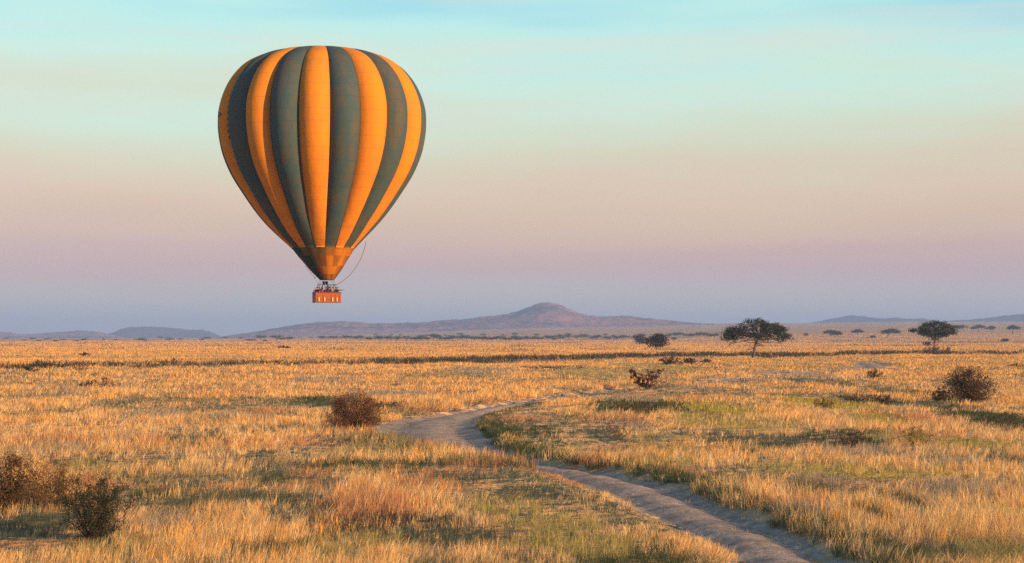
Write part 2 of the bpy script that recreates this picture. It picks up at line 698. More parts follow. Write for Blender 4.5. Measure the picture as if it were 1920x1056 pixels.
# ------------------------------------------------------------------ dirt track
rows = []
cl = catmull(road_pts, 24)
acc = 0.0
for i, p in enumerate(cl):
    q = cl[min(i + 1, len(cl) - 1)] - cl[max(i - 1, 0)]
    t2 = np.array([q[0], q[1]]) / max(math.hypot(q[0], q[1]), 1e-6)
    nrm = np.array([t2[1], -t2[0]])
    us = np.linspace(-1, 1, 15)
    xs = p[0] + nrm[0] * us * (p[2] / 2 + 0.35)
    ys = p[1] + nrm[1] * us * (p[2] / 2 + 0.35)
    zs = land(xs, ys) - 0.16 + 0.02
    a = np.abs(us)
    rut = -0.12 * np.exp(-((a - 0.52) / 0.15) ** 2) + 0.05 * np.exp(-(us / 0.25) ** 2) + 0.06 * sstep(0.8, 1.0, a)
    wig = (fbm(xs * 1.1, ys * 1.1, 55, 3) - 0.5) * 0.13
    rows.append(np.stack([xs, ys, zs + rut + wig], -1))
mb = MB().quad_grid(rows)
trk = mb.build('dirt_track', M_TRACK, smooth=True)
tag(trk, 'winding bare dirt track through the grass', None, None, 'structure')


# ------------------------------------------------------------------ far hills
def crest_y(py):
    v = (528.0 - py) / F
    return (math.sin(PITCH) + v * math.cos(PITCH)) / (math.cos(PITCH) - v * math.sin(PITCH))


def hill(name, label, prof, D, W, mat, seed, rough=1.0):
    px = np.array([p[0] for p in prof], float)
    el = np.array([crest_y(p[1]) for p in prof])
    xs = np.linspace(px[0], px[-1], 260)
    e = np.interp(xs, px, el)
    ker = np.array([1, 3, 4, 3, 1]) / 12.0
    e[2:-2] = np.convolve(e, ker, 'valid')
    u = np.concatenate([np.linspace(-1, 0, 34), np.linspace(0, 1, 14)[1:]])
    X = (xs - 960) / F
    PX, U = np.meshgrid(X, u)
    Y = D + U * W
    XX = PX * Y
    bell = np.where(U < 0, 0.5 + 0.5 * np.cos(np.pi * U), 1 - U * U)
    bell = np.where(U < 0, bell ** 1.15, bell)
    crest = CAM_H + e[None, :] * D
    base = land(XX, Y) - 2.0
    n = (fbm(XX / 260, Y / 420, seed, 4) - 0.5)
    g = (np.abs(fbm(XX / 420, Y / 1500, seed + 5, 3) - 0.5)) * 2          # gullies down the flank
    H = np.maximum(crest - base, 0)
    Z = base + H * np.clip(bell * (1 + (0.30 * n - 0.35 * g) * (1 - np.abs(U)) * np.minimum(1, np.abs(U) * 5)), 0, 1.2)
    bump = (vnoise(XX / 17, Y / 40, seed + 9) - 0.35) * 7.0 * rough
    Z = Z + bump * np.clip(H / 25, 0, 1) * (bell > 0.15)
    k = len(xs)
    idx = np.arange(Z.size).reshape(Z.shape)
    f = np.stack([idx[:-1, :-1], idx[:-1, 1:], idx[1:, 1:], idx[1:, :-1]], -1).reshape(-1, 4)
    o = obj(name, np_mesh(name, np.stack([XX, Y, Z], -1).reshape(-1, 3), f, smooth=True), mat)
    tag(o, label, None, None, 'structure')
    return o


M_HILL_PINK = mat_hill('hill_dry_grass', (0.34, 0.18, 0.16), (0.07, 0.06, 0.055), 0.47)
M_HILL_DARK = mat_hill('hill_scrub', (0.16, 0.11, 0.10), (0.045, 0.045, 0.045), 0.56)
hill('hills', 'low hazy blue range at the far left horizon',
     [(-220, 618), (-120, 620), (-40, 621), (0, 623), (20, 625), (40, 627.5), (80, 626), (120, 622.5), (150, 621), (180, 622.5), (205, 627), (225, 631), (250, 637)],
     8600, 1500, M_HILL_PINK, 11)
hill('hills', 'flat topped blue mesa on the left horizon',
     [(150, 634), (190, 629), (215, 623), (228, 617), (240, 614), (270, 613), (300, 613.5), (330, 616), (355, 619), (378, 618.5), (392, 621), (405, 627), (415, 631), (440, 637)],
     9600, 1500, M_HILL_DARK, 12, 0.5)
hill('hills', 'long ridge rising to a rounded cone peak at centre horizon',
     [(370, 638), (400, 634), (430, 629.5), (480, 623), (520, 616), (560, 610), (600, 606), (640, 604), (670, 605), (700, 608), (740, 608), (770, 606),
      (810, 604), (850, 601), (890, 597), (930, 593), (960, 588), (985, 579), (1000, 572.5), (1015, 568.5), (1030, 567.5), (1045, 570), (1060, 577),
      (1080, 586), (1100, 592), (1130, 595), (1165, 593.5), (1190, 596), (1220, 599), (1260, 602), (1300, 606), (1340, 609), (1380, 611.5), (1430, 615)],
     7000, 1300, M_HILL_PINK, 13)
hill('hills', 'hazy blue hill right of the large umbrella tree',
     [(1470, 616), (1500, 611), (1520, 606), (1550, 600), (1580, 594), (1600, 592), (1620, 594), (1640, 597), (1660, 598), (1680, 596.5), (1700, 599), (1730, 597.5),
      (1750, 601), (1780, 606), (1810, 612)], 9400, 1400, M_HILL_DARK, 14, 0.7)
hill('hills', 'pale hazy hill rising at the far right horizon',
     [(1700, 612), (1740, 606), (1780, 602), (1820, 600), (1850, 597), (1880, 593), (1920, 590), (1980, 588), (2060, 590), (2160, 596)], 8800, 1400, M_HILL_DARK, 15, 0.7)

# ------------------------------------------------------------------ air
hb = MB()
hb.box((0, 0, 125), (32000, 32000, 250))
zmin = float(GZ.min())
for i, p in enumerate(hb.v):
    hb.v[i] = (p[0], p[1], 150.0 if p[2] > 100 else zmin - 3.5)
mh, th, oh = mat_new('haze_air')
pv = N(th, 'ShaderNodeVolumePrincipled')
pv.inputs['Color'].default_value = (0.37, 0.57, 1.0, 1)
pv.inputs['Density'].default_value = 1.3e-4
pv.inputs['Anisotropy'].default_value = 0.0
th.links.new(pv.outputs[0], oh.inputs['Volume'])
hz = hb.build('haze', mh)
tag(hz, 'pale mauve haze over the distant plain and hills', None, None, 'stuff')

# ------------------------------------------------------------------ grass
rng = np.random.default_rng(7)
# patches set out on the ground where the photograph shows them: px, py, rx, ry, kind, strength
PATCH = [
    (1885, 792, 70, 20, 'green', 1.0), (1590, 823, 110, 10, 'green', .9), (1530, 830, 60, 8, 'dark', .8), (1720, 828, 60, 10, 'olive', .9), (1830, 836, 70, 8, 'lime', .8),  # first patch: green stands in for shade cast from beyond the right edge
    (1190, 766, 70, 10, 'green', .9), (1290, 768, 60, 10, 'green', .7), (1350, 768, 50, 10, 'lime', .7), (1545, 757, 60, 8, 'lime', .9), (1640, 753, 40, 6, 'dark', .6),
    (1400, 826, 80, 10, 'teal', .9), (1480, 830, 50, 8, 'teal', .8), (985, 808, 55, 12, 'green', .9), (905, 826, 34, 10, 'green', .9), (1010, 842, 60, 6, 'olive', .7),
    (620, 880, 60, 9, 'green', .8), (760, 885, 90, 8, 'green', .7), (880, 905, 80, 8, 'teal', .8), (520, 908, 50, 8, 'green', .7), (310, 925, 50, 8, 'green', .8), (420, 942, 110, 10, 'teal', .9),
    (60, 985, 70, 14, 'teal', .9), (700, 960, 90, 12, 'red', .7), (740, 990, 110, 12, 'dark', .6), (860, 1015, 100, 14, 'teal', .6), (560, 965, 50, 10, 'teal', .6),
    (1180, 1046, 130, 14, 'green', .8), (1040, 990, 90, 10, 'olive', .7), (440, 785, 60, 6, 'grey', .8), (300, 778, 60, 8, 'grey', .8), (250, 830, 40, 8, 'grey', .5), (370, 830, 50, 8, 'teal', .5),
    (740, 742, 60, 4, 'grey', .9), (720, 764, 40, 4, 'dark', .6), (590, 757, 60, 4, 'green', .9), (1860, 1042, 90, 12, 'olive', .9), (1620, 966, 26, 9, 'green', 1), (1685, 945, 26, 8, 'green', 1), (1730, 962, 30, 7, 'teal', .9),
    (1800, 928, 60, 9, 'grey', .9), (1540, 925, 80, 8, 'teal', .7), (1600, 850, 60, 6, 'grey', .8), (1770, 868, 60, 6, 'grey', .9), (1870, 862, 40, 7, 'teal', .7), (1720, 1035, 60, 10, 'teal', .7),
    (1760, 765, 60, 7, 'teal', .8), (1700, 738, 70, 5, 'teal', .7), (1540, 718, 40, 4, 'teal', .9), (1480, 706, 50, 4, 'grey', .9), (1290, 733, 40, 4, 'grey', .9), (1350, 722, 40, 3, 'grey', .8),
    (1170, 748, 60, 4, 'grey', .7), (1210, 770, 40, 5, 'dark', .6), (1130, 815, 30, 8, 'teal', .8), (1250, 822, 60, 6, 'olive', .6), (900, 700, 60, 4, 'grey', .8), (830, 708, 70, 3, 'olive', .7), (600, 715, 60, 4, 'grey', .7),
    (1110, 702, 60, 5, 'olive', .8), (1200, 688, 60, 3, 'olive', .7), (1040, 693, 50, 2, 'dark', .8), (420, 675, 60, 1.5, 'olive', .8), (1270, 697, 40, 3, 'olive', .8), (170, 730, 80, 4, 'grey', .6),
    (1250, 845, 40, 7, 'olive', .7), (1590, 905, 60, 7, 'grey', .6), (110, 745, 60, 5, 'grey', .5), (90, 850, 60, 8, 'grey', .4), (1170, 800, 40, 7, 'grey', .6), (940, 790, 60, 5, 'red', .5), (980, 783, 60, 5, 'red', .8),
    (1300, 790, 60, 8, 'olive', .8), (1420, 800, 80, 8, 'olive', .7), (1240, 870, 60, 8, 'olive', .7), (1650, 790, 70, 7, 'lime', .6), (1080, 1030, 100, 12, 'olive', .8), (950, 960, 70, 10, 'olive', .7), (640, 1030, 80, 14, 'olive', .6), (240, 1030, 80, 14, 'olive', .5), (1480, 880, 80, 8, 'olive', .6), (1640, 890, 90, 8, 'lime', .5), (1860, 975, 70, 10, 'lime', .5), (680, 850, 70, 8, 'olive', .6), (160, 880, 60, 8, 'olive', .5), (500, 1040, 60, 10, 'teal', .7), (330, 985, 60, 8, 'grey', .7), (1000, 930, 60, 8, 'teal', .6), (1500, 970, 70, 8, 'grey', .6), (1380, 905, 60, 8, 'teal', .7),
    (830, 842, 60, 4, 'red', .9), (580, 892, 40, 6, 'red', .7), (1080, 905, 40, 8, 'red', .6),
]
PAL = {
    'gold': (0.84, 0.45, 0.12), 'pink': (0.72, 0.46, 0.21), 'pale': (0.77, 0.56, 0.27), 'grey': (0.36, 0.30, 0.22), 'olive': (0.36, 0.31, 0.11), 'lime': (0.40, 0.34, 0.07),
    'green': (0.062, 0.09, 0.042), 'teal': (0.09, 0.115, 0.08), 'dark': (0.055, 0.045, 0.035), 'red': (0.52, 0.27, 0.13),  # green and teal: short grass coloured dark to hold shade from taller grass
}
BELT = [(-250, 706), (0, 697), (60, 694.5), (200, 690), (350, 688), (480, 687), (620, 686), (740, 682), (900, 678), (1000, 676), (1100, 674.5), (1250, 669), (1350, 668),
        (1420, 668), (1500, 667), (1650, 665), (1750, 664), (1920, 661), (2200, 658)]


def scatter(n, dmin, dmax, power):
    """points over the wedge in view and a margin beside it, thinning with distance"""
    u = rng.random(n)
    k = -power
    d = (dmin ** k + u * (dmax ** k - dmin ** k)) ** (1 / k)
    half = 0.268 * d * 1.10 + 9
    x = (rng.random(n) * 2 - 1) * half
    return x, d


def wheat(x, y):
    """kind, height and cover of the sward at points"""
    n = len(x)
    d = np.hypot(x, y)
    px = 960 + F * x / y
    py = 632 + F * CAM_H / y
    # patchiness of the whole plain: streaks a few metres to tens of metres long
    a = fbm(x / 4.2, y / 6.5, 31, 4)
    b = fbm(x / 22, y / 34, 41, 3)
    c = fbm(x / 2.0, y / 2.6, 51, 2)
    e = fbm(x / 90, y / 130, 61, 3)
    kind = np.full(n, 0)
    names = list(PAL)
    K = {k: i for i, k in enumerate(names)}
    r = rng.random(n)
    far = sstep(120, 420, d)
    pinkness = np.clip((a - 0.42) * 3.2 + 0.35 - 0.6 * far, 0, 1)
    kind = np.where(r < pinkness, K['pink'], K['gold'])
    r = rng.random(n)
    kind = np.where(r < (0.30 + 0.22 * (1 - sstep(60, 130, d))) * (1 - far) + 0.05 * far, K['pale'], kind)
    mix = 0.55 * a + 0.45 * b + 0.12 * (c - 0.5)
    near = 1 - sstep(55, 110, d)
    greenish = sstep(0.50 - 0.035 * near, 0.60 - 0.03 * near, mix) * (1 - 0.7 * far)
    r = rng.random(n)
    kind = np.where(r < greenish * 0.85, K['teal'], kind)
    r = rng.random(n)
    kind = np.where(r < greenish * 0.35, K['olive'], kind)
    r = rng.random(n)
    kind = np.where(r < 0.16 * (1 - far * 0.8), K['grey'], kind)
    r = rng.random(n)
    kind = np.where(r < sstep(0.60, 0.72, fbm(x / 6, y / 8, 71, 3)) * 0.7, K['red'], kind)
    streak = fbm(x / 60, y / 16, 77, 3)
    r = rng.random(n)
    kind = np.where(r < far * sstep(0.56, 0.70, streak) * 0.45, K['olive'], kind)
    r = rng.random(n)
    kind = np.where(r < far * sstep(0.60, 0.74, fbm(x / 50, y / 40, 79, 3)) * 0.3, K['red'], kind)
    height = (0.17 + 0.26 * (1 - greenish) * (0.45 + 1.1 * (1 - a))) * (0.65 + 0.7 * c) * (0.62 + 0.76 * fbm(x / 11, y / 15, 43, 2)) * (1 + 0.4 * sstep(400, 900, d))
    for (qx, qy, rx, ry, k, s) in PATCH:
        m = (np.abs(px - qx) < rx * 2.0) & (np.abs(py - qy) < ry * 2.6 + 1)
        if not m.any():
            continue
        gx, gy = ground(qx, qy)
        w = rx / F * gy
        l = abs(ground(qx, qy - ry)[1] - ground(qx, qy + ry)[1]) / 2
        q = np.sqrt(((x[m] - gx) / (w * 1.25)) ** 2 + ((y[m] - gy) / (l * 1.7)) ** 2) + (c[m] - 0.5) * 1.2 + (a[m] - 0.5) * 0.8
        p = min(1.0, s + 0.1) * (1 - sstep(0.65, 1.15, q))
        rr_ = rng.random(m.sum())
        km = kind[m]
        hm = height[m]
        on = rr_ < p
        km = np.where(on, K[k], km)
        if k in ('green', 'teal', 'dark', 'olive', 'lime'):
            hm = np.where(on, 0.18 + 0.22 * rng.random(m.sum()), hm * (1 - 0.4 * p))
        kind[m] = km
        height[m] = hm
    # belt of dark scrub that runs across the plain
    by = np.interp(px, [p[0] for p in BELT], [p[1] for p in BELT]) + (fbm(px / 70, px * 0, 5, 3) - 0.5) * 9
    bw = np.interp(px, [0, 180, 260, 480, 620, 700, 760, 1300, 1450, 1600, 1920], [.6, .7, .4, .42, .28, .55, 1, 1, .8, .45, .35])
    thick = (1.2 + 2.8 * bw) * (0.35 + 1.3 * fbm(px / 60, px * 0 + 3, 6, 3))
    q = np.abs(py - by) / thick
    r = rng.random(n)
    belt = (r < (1 - sstep(0.6, 1.5, q)) * np.clip((bw - 0.25) + 1.0 * fbm(px / 45, py / 5, 9, 3), 0, 1)) & (d > 200)
    sel = rng.random(n)
    kind = np.where(belt, np.where(sel < 0.66, K['dark'], np.where(sel < 0.93, K['green'], K['red'])), kind)
    height = np.where(belt, 0.5 + 0.7 * rng.random(n), height)
    # thin dark streaks on the far plain
    for (y0, amp, dens) in ((648.5, 1.2, .5), (655, 1.6, .35), (643.5, .7, .6)):
        yy = y0 + (fbm(px / 200, px * 0 + y0, 15, 2) - 0.5) * 4
        g = (np.abs(py - yy) < amp) & (rng.random(n) < dens * sstep(.45, .62, fbm(px / 70, px * 0 + y0, 25, 3)))
        kind = np.where(g, K['dark'], kind)
        height = np.where(g, 0.3 + 0.5 * rng.random(n), height)
    # the track and its verges
    m = (x > road_box[0]) & (x < road_box[1]) & (y < road_box[3])
    keep = np.ones(n, bool)
    rdm, side = road_dist(x[m], y[m])
    rr_ = rng.random(m.sum())
    rag = (fbm(x[m] * 0.8, y[m] * 0.8, 91, 3) - 0.5) * 1.5
    mid_ = np.abs(rdm + 1.35) < 0.35                 # thin growth on the crown between the wheel ruts
    inside = (rdm + rag < 0.10) & (rr_ > np.where(mid_, 0.10, 0.02))
    keep[m] = ~inside
    vg = (rdm + rag > 0) & (rdm + rag < 1.5) & (side > 0) & (rng.random(m.sum()) < np.where(y[m] < 88, 0.75, 0.25))
    km = kind[m]
    hm = height[m]
    km = np.where(vg, np.where(rr_ < 0.6, K['green'], K['teal']), km)  # right verge: short green grass, its shade put into the colour
    hm = np.where(vg, 0.18 + 0.3 * rng.random(m.sum()), hm)
    hm = np.where((rdm < 1.6) & (side < 0) & (y[m] < 72), hm * (0.45 + 0.3 * np.clip(rdm, 0, 1.6)), hm)
    hm = np.where(rdm < -0.2, 0.10 + 0.10 * rr_, hm)
    hm = np.where((side > 0) & (rdm < 5.0) & (y[m] > 112) & (y[m] < 180), hm * 0.5, hm)
    tall = (side < 0) & (rdm < 3.2) & (rdm > 0) & (y[m] > 72) & (y[m] < 93)      # the high bank that hides the track between its bends
    hm = np.where(tall, 0.42 + 0.2 * rng.random(m.sum()), hm)
    kind[m] = km
    height[m] = hm
    return kind, height, keep, names


def blades(x, y, spread_scale, per, width_k, name_tag):
    """tufts of bent, kite-shaped blades; returns verts, faces, colours per kind class"""
    kind, height, keep, names = wheat(x, y)
    x, y, kind, height = x[keep], y[keep], kind[keep], height[keep]
    d = np.hypot(x, y)
    nt_ = len(x)
    hv = 0.7 * (1 - 0.6 * sstep(150, 500, d))
    tuft_h = height * (1 + hv * (rng.random(nt_) - 0.5))
    ti = np.repeat(np.arange(nt_), per)
    n = len(ti)
    rad = np.maximum(0.09, d[ti] * 0.0016 * spread_scale) * np.sqrt(rng.random(n))
    ang = rng.random(n) * 2 * math.pi
    bx = x[ti] + rad * np.cos(ang)
    by = y[ti] + rad * np.sin(ang)
    bz = ground_h(bx, by) - 0.03
    h = tuft_h[ti] * (0.55 + 0.6 * rng.random(n))
    w = np.maximum(0.009, d[ti] * width_k) * (0.6 + 0.8 * rng.random(n))
    facing = rng.random(n) * math.pi
    lodge = fbm(x / 2.5, y / 3.5, 95, 2)[ti]          # patches where the stems lie over together
    lean = h * (0.06 + 0.40 * rng.random(n) + 0.6 * sstep(0.58, 0.8, lodge))
    wind = (fbm(x / 7, y / 9, 97, 2)[ti] - 0.35) * 5
    la = np.where(rng.random(n) < 0.45, ang, wind + rng.normal(0.0, 0.6, n))
    lx = lean * np.cos(la)
    ly = lean * np.sin(la)
    wx = np.cos(facing) * w / 2
    wy = np.sin(facing) * w / 2
    pal = np.array([PAL[k] for k in names])
    tv = 0.66 * (1 - 0.7 * sstep(150, 500, d))
    tone = 0.97 + tv * (rng.random(nt_) - 0.5)
    col = pal[kind[ti]] * (tone[ti] * (0.78 + 0.44 * rng.random(n)))[:, None] * (1 + 0.12 * (rng.random((n, 3)) - 0.5))
    mid = 0.42 + 0.3 * rng.random(n)
    V = np.empty((n, 4, 3))
    V[:, 0] = np.stack([bx, by, bz], -1)
    V[:, 1] = np.stack([bx + lx * mid ** 1.7 + wx, by + ly * mid ** 1.7 + wy, bz + h * mid], -1)
    V[:, 2] = np.stack([bx + lx, by + ly, bz + h], -1)
    V[:, 3] = np.stack([bx + lx * mid ** 1.7 - wx, by + ly * mid ** 1.7 - wy, bz + h * mid], -1)
    return V, np.repeat(col[:, None, :], 4, axis=1), kind[ti], names


parts_v, parts_c, parts_k, parts_t = [], [], [], []
for (n, d0, d1, pw, spread, per, wk) in ((80000, 36, 170, 0.75, 0.8, 8, 1.8e-4), (30000, 36, 140, 0.75, 1.5, 5, 2.2e-4), (100000, 110, 700, 0.4, 1.2, 4, 2.4e-4), (190000, 500, 2500, 0.2, 1.0, 1, 3.4e-4)):
    x, y = scatter(n, d0, d1, pw)
    if per == 8:                               # extra tufts along both verges of the track
        rr_ = road_c[(road_c[:, 1] > 30) & (road_c[:, 1] < 200)]
        i = rng.integers(0, len(rr_) - 1, 7000)
        tt = rng.random(7000)
        p0 = rr_[i] + (rr_[i + 1] - rr_[i]) * tt[:, None]
        q0 = rr_[i + 1] - rr_[i]
        nn = np.stack([q0[:, 1], -q0[:, 0]], -1) / np.hypot(q0[:, 0], q0[:, 1])[:, None]
        sd = np.where(rng.random(7000) < 0.65, 1, -1)
        off = p0[:, 2] / 2 + rng.random(7000) ** 1.4 * 1.4
        x = np.concatenate([x, p0[:, 0] + nn[:, 0] * sd * off])
        y = np.concatenate([y, p0[:, 1] + nn[:, 1] * sd * off])
    V, Cc, kk, names = blades(x, y, spread, per, wk, '')
    if per == 5:                               # short undergrowth between the tufts
        g0 = V[:, 0, :].copy()
        V = g0[:, None, :] + (V - g0[:, None, :]) * np.array([1.3, 1.3, 0.45])
    if per == 1:                               # far clumps: one upright triangle each
        V[:, 1, 2] = V[:, 3, 2] = V[:, 0, 2]
    parts_t.append(np.full(len(V), per == 1))
    parts_v.append(V)
    parts_c.append(Cc)
    parts_k.append(kk)
V = np.concatenate(parts_v)
Cc = np.concatenate(parts_c)
kk = np.concatenate(parts_k)
tri = np.concatenate(parts_t)
green_ids = [names.index(k) for k in ('green', 'teal', 'olive', 'lime')]
dark_ids = [names.index('dark')]
isg = np.isin(kk, green_ids)
isd = np.isin(kk, dark_ids)
for nm, sel, lab in (('dry_grass', ~isg & ~isd, 'tall golden dry grass covering the plain'),
                     ('green_grass', isg, 'short green and olive grass patches, partly coloured dark for shade, among the dry grass'),
                     ('dark_scrub', isd, 'dark low scrub in a belt across the plain')):
    vv = V[sel].reshape(-1, 3)
    cc = Cc[sel].reshape(-1, 3)
    q4 = np.arange(len(vv)).reshape(-1, 4)
    one = tri[sel]
    ff = np.concatenate([q4[~one][:, [0, 1, 3]], q4[~one][:, [1, 2, 3]], q4[one][:, [1, 2, 3]]])
    o = obj(nm, np_mesh(nm, vv, ff, cc), M_GRASS)
    tag(o, lab, None, None, 'stuff')


# ------------------------------------------------------------------ leaves, branches, trees and bushes
def leaf_mesh(name, centres, size, cols, seed, aspect=0.5, upbias=0.0):
    g = np.random.default_rng(seed)
    n = len(centres)
    a = g.normal(size=(n, 3))
    a[:, 2] += upbias
    a /= np.linalg.norm(a, axis=1)[:, None]
    b = np.cross(a, g.normal(size=(n, 3)))
    b /= np.linalg.norm(b, axis=1)[:, None]
    s = size * (0.6 + 0.8 * g.random(n))[:, None]
    A = a * s * 0.5
    B = b * s * 0.5 * aspect
    Vv = np.stack([centres - A, centres + B, centres + A, centres - B], axis=1)
    col = np.repeat((cols * (0.7 + 0.6 * g.random(n))[:, None])[:, None, :], 4, axis=1)
    return np_mesh(name, Vv.reshape(-1, 3), np.arange(n * 4).reshape(-1, 4), col.reshape(-1, 3))


def limb(mb, g, p, q, r0, r1, wob=0.12, seg=5, sides=5):
    p = Vector(p)
    q = Vector(q)
    L = (q - p).length
    pts = []
    for i in range(seg + 1):
        t = i / seg
        o = Vector((g.normal(), g.normal(), g.normal() * 0.6)) * (wob * L * 0.35 * math.sin(math.pi * t))
        pts.append(p.lerp(q, t) + o)
    mb.tube(pts, [r0 + (r1 - r0) * (i / seg) for i in range(seg + 1)], sides, cap=False)
    return pts


def make_tree(name, label, loc, clumps, trunk_path, trunk_r, leaf, nleaf, cols, seed, group=None, rotz=0.0, cat='tree', bare=(), limb_r=None):
    """clumps: (x, y, z, rx, ry, rz) crowns of foliage in local metres; limbs run from the trunk to every clump"""
    g = np.random.default_rng(seed)
    t = thing(name, label, cat, loc, rotz, group)
    tb = MB()
    tb.tube(trunk_path, [trunk_r * (1.25 if i == 0 else 1) * (1 - 0.45 * i / (len(trunk_path) - 1)) for i in range(len(trunk_path))], 8)
    tb.build('trunk', M_BARK, t, True)
    lb = MB()
    top = Vector(trunk_path[-1])
    fork = Vector(trunk_path[-2])
    for c in clumps:
        st = fork.lerp(top, g.random())
        st = top if c[2] > top.z else st
        tip = Vector((c[0], c[1], c[2] - 0.2 * c[5]))
        pts = limb(lb, g, st, tip, (limb_r or trunk_r * 0.42), trunk_r * 0.1, 0.25, 5)
        for _ in range(3):
            e = Vector((c[0] + g.normal() * c[3] * 0.5, c[1] + g.normal() * c[4] * 0.5, c[2] + abs(g.normal()) * c[5] * 0.5))
            limb(lb, g, pts[-2], e, trunk_r * 0.12, trunk_r * 0.04, 0.2, 3, 4)
    for p, q, r in bare:
        pts = limb(lb, g, p, q, r, r * 0.3, 0.3, 4)
        for _ in range(3):
            k = int(g.integers(1, 4))
            limb(lb, g, pts[k], pts[k] + Vector((g.normal() * 0.5, g.normal() * 0.4, -0.2 - g.random() * 0.5)), r * 0.35, r * 0.15, 0.3, 2, 4)
    lb.build('limbs', M_BARK, t, True)
    w = np.array([c[3] * c[4] * c[5] for c in clumps]) ** 0.75
    cnt = np.maximum(12, (nleaf * w / w.sum()).astype(int))
    P, K = [], []
    cols = np.array(cols)
    for c, k in zip(clumps, cnt):
        # small sprays inside each clump leave gaps for the sky
        ns = max(3, k // 14)
        u = g.normal(size=(ns, 3))
        u /= np.linalg.norm(u, axis=1)[:, None]
        rad = g.random(ns) ** 0.45
        sp = u * rad[:, None] * np.array(c[3:6]) + np.array(c[:3])
        i = g.integers(0, ns, k)
        q = sp[i] + g.normal(size=(k, 3)) * leaf * np.array([1.5, 1.5, 0.7])
        P.append(q)
        K.append(cols[g.integers(0, len(cols), ns)][i])
    P = np.concatenate(P)
    K = np.concatenate(K)
    obj('crown', leaf_mesh('crown', P, leaf, K, seed + 3, 0.6, 0.3), M_LEAF, t)
    return t


def make_bush(name, label, loc, w, h, seed, stems, leaf, nleaf, cols, group=None, cat='bush', spread=1.0, droop=0.0, sparse=False, twig_r=0.012, shape='dome', depth=None, aspect=0.5, low=0.15, twig_mat=None):
    g = np.random.default_rng(seed)
    t = thing(name, label, cat, loc, 0, group)
    mb = MB()
    tips = []
    tw = []
    depth = depth or w * 0.8
    for s in range(stems):
        a = 2 * math.pi * (s + g.random() * 0.7) / stems
        rr_ = g.random() ** 0.5
        if shape == 'vee':
            zt = h * (0.55 + 0.45 * rr_)
            rr_ = 0.35 + 0.65 * rr_
        elif shape == 'flat':
            zt = h * (0.6 + 0.4 * g.random())
        else:
            zt = h * math.sqrt(max(0.0, 1 - (rr_ * 0.94) ** 2)) * (0.75 + 0.3 * g.random())
        tip = Vector((math.cos(a) * rr_ * w / 2 * spread, math.sin(a) * rr_ * depth / 2 * spread, max(zt, h * low)))
        zf_ = g.random() ** 0.8 + 0.12
        if g.random() < 0.12:
            tip = tip * 1.10
            zf_ *= 0.5
        base = Vector((math.cos(a) * w * 0.06, math.sin(a) * depth * 0.06, -0.05))
        pts = limb(mb, g, base, tip, twig_r * 1.5, twig_r * 0.6, 0.25, 4, 4)
        for k in range(1, 5):
            tips.append((pts[k], (pts[k] - pts[k - 1]).normalized()))
            tw.append(zf_)
            for _ in range(2 if sparse else 3):
                dirn = (pts[k] - pts[k - 1]).normalized() + Vector((g.normal() * 0.8, g.normal() * 0.8, g.normal() * 0.5 - droop))
                e = pts[k] + dirn.normalized() * (h * (0.10 + 0.16 * g.random()))
                if e.z < 0.02:
                    e.z = 0.02
                tp = limb(mb, g, pts[k], e, twig_r * 0.7, twig_r * 0.35, 0.2, 2, 3)
                for q in tp[1:]:
                    tips.append((q, dirn.normalized()))
                    tw.append(zf_)
    mb.build('branches', twig_mat or M_TWIG, t, True)
    if nleaf:
        T = np.array([p[0][:] for p in tips])
        wgt = (0.35 + (T[:, 2] / h)) * np.array(tw)
        i = g.choice(len(T), nleaf, p=wgt / wgt.sum())
        P = T[i] + g.normal(size=(nleaf, 3)) * (h * (0.035 if sparse else 0.06))
        P[:, 2] = np.maximum(P[:, 2], 0.02)
        cols = np.array(cols)
        ci = cols[hash2(i, i * 0 + 3, seed).__mul__(len(cols) * 0.999).astype(int)]
        obj('foliage', leaf_mesh('foliage', P, leaf, ci, seed + 1, aspect, 0.2), M_LEAF, t)
    return t


def spot(px, py, sink=0.03):
    x, y = ground(px, py)
    return (x, y, gz(x, y) - sink)


def spot_far(px, py, sink=0.1):
    x, y = hit(px, py)
    return (x, y, gz(x, y) - sink)


DG = [(0.035, 0.055, 0.025), (0.05, 0.065, 0.03), (0.025, 0.035, 0.03), (0.065, 0.07, 0.03)]
# the large umbrella tree
b = spot_far(1412, 671)
sc = b[1] / F                                     # metres in one photograph pixel at that distance
g = np.random.default_rng(4)
cl_ = []
for k in range(50):
    a = g.random() * 2 * math.pi
    r = math.sqrt(g.random())
    x = (9 + 63 * r * math.cos(a)) * sc
    y = 52 * r * math.sin(a) * sc
    top = (75 - 30 * r ** 2.8) * sc
    z = top - (3 + g.random() * 12 * (1 - 0.5 * r)) * sc
    cl_.append((x, y, z, (6 + 5 * g.random()) * sc, (6 + 5 * g.random()) * sc, (3.4 + 2 * g.random()) * sc))
for (dx, dz, rx, rz) in ((-36, 37, 6, 9), (-40, 30, 4, 6), (-45, 42, 8, 6), (-37, 50, 8, 6), (54, 42, 8, 6), (46, 46, 8, 6), (-50, 38, 8, 4), (-54, 36, 5, 3), (-29, 44, 8, 7), (57, 35, 6, 5), (63, 40, 8, 4), (70, 37, 5, 3), (52, 30, 2.5, 4), (-12, 44, 8, 4), (36, 40, 9, 5), (-22, 60, 9, 6), (0, 66, 9, 5), (20, 68, 9, 5), (42, 60, 9, 6), (24, 52, 9, 5)):
    cl_.append((dx * sc, (g.random() - .5) * 20 * sc, dz * sc, rx * sc, rx * sc, rz * sc))
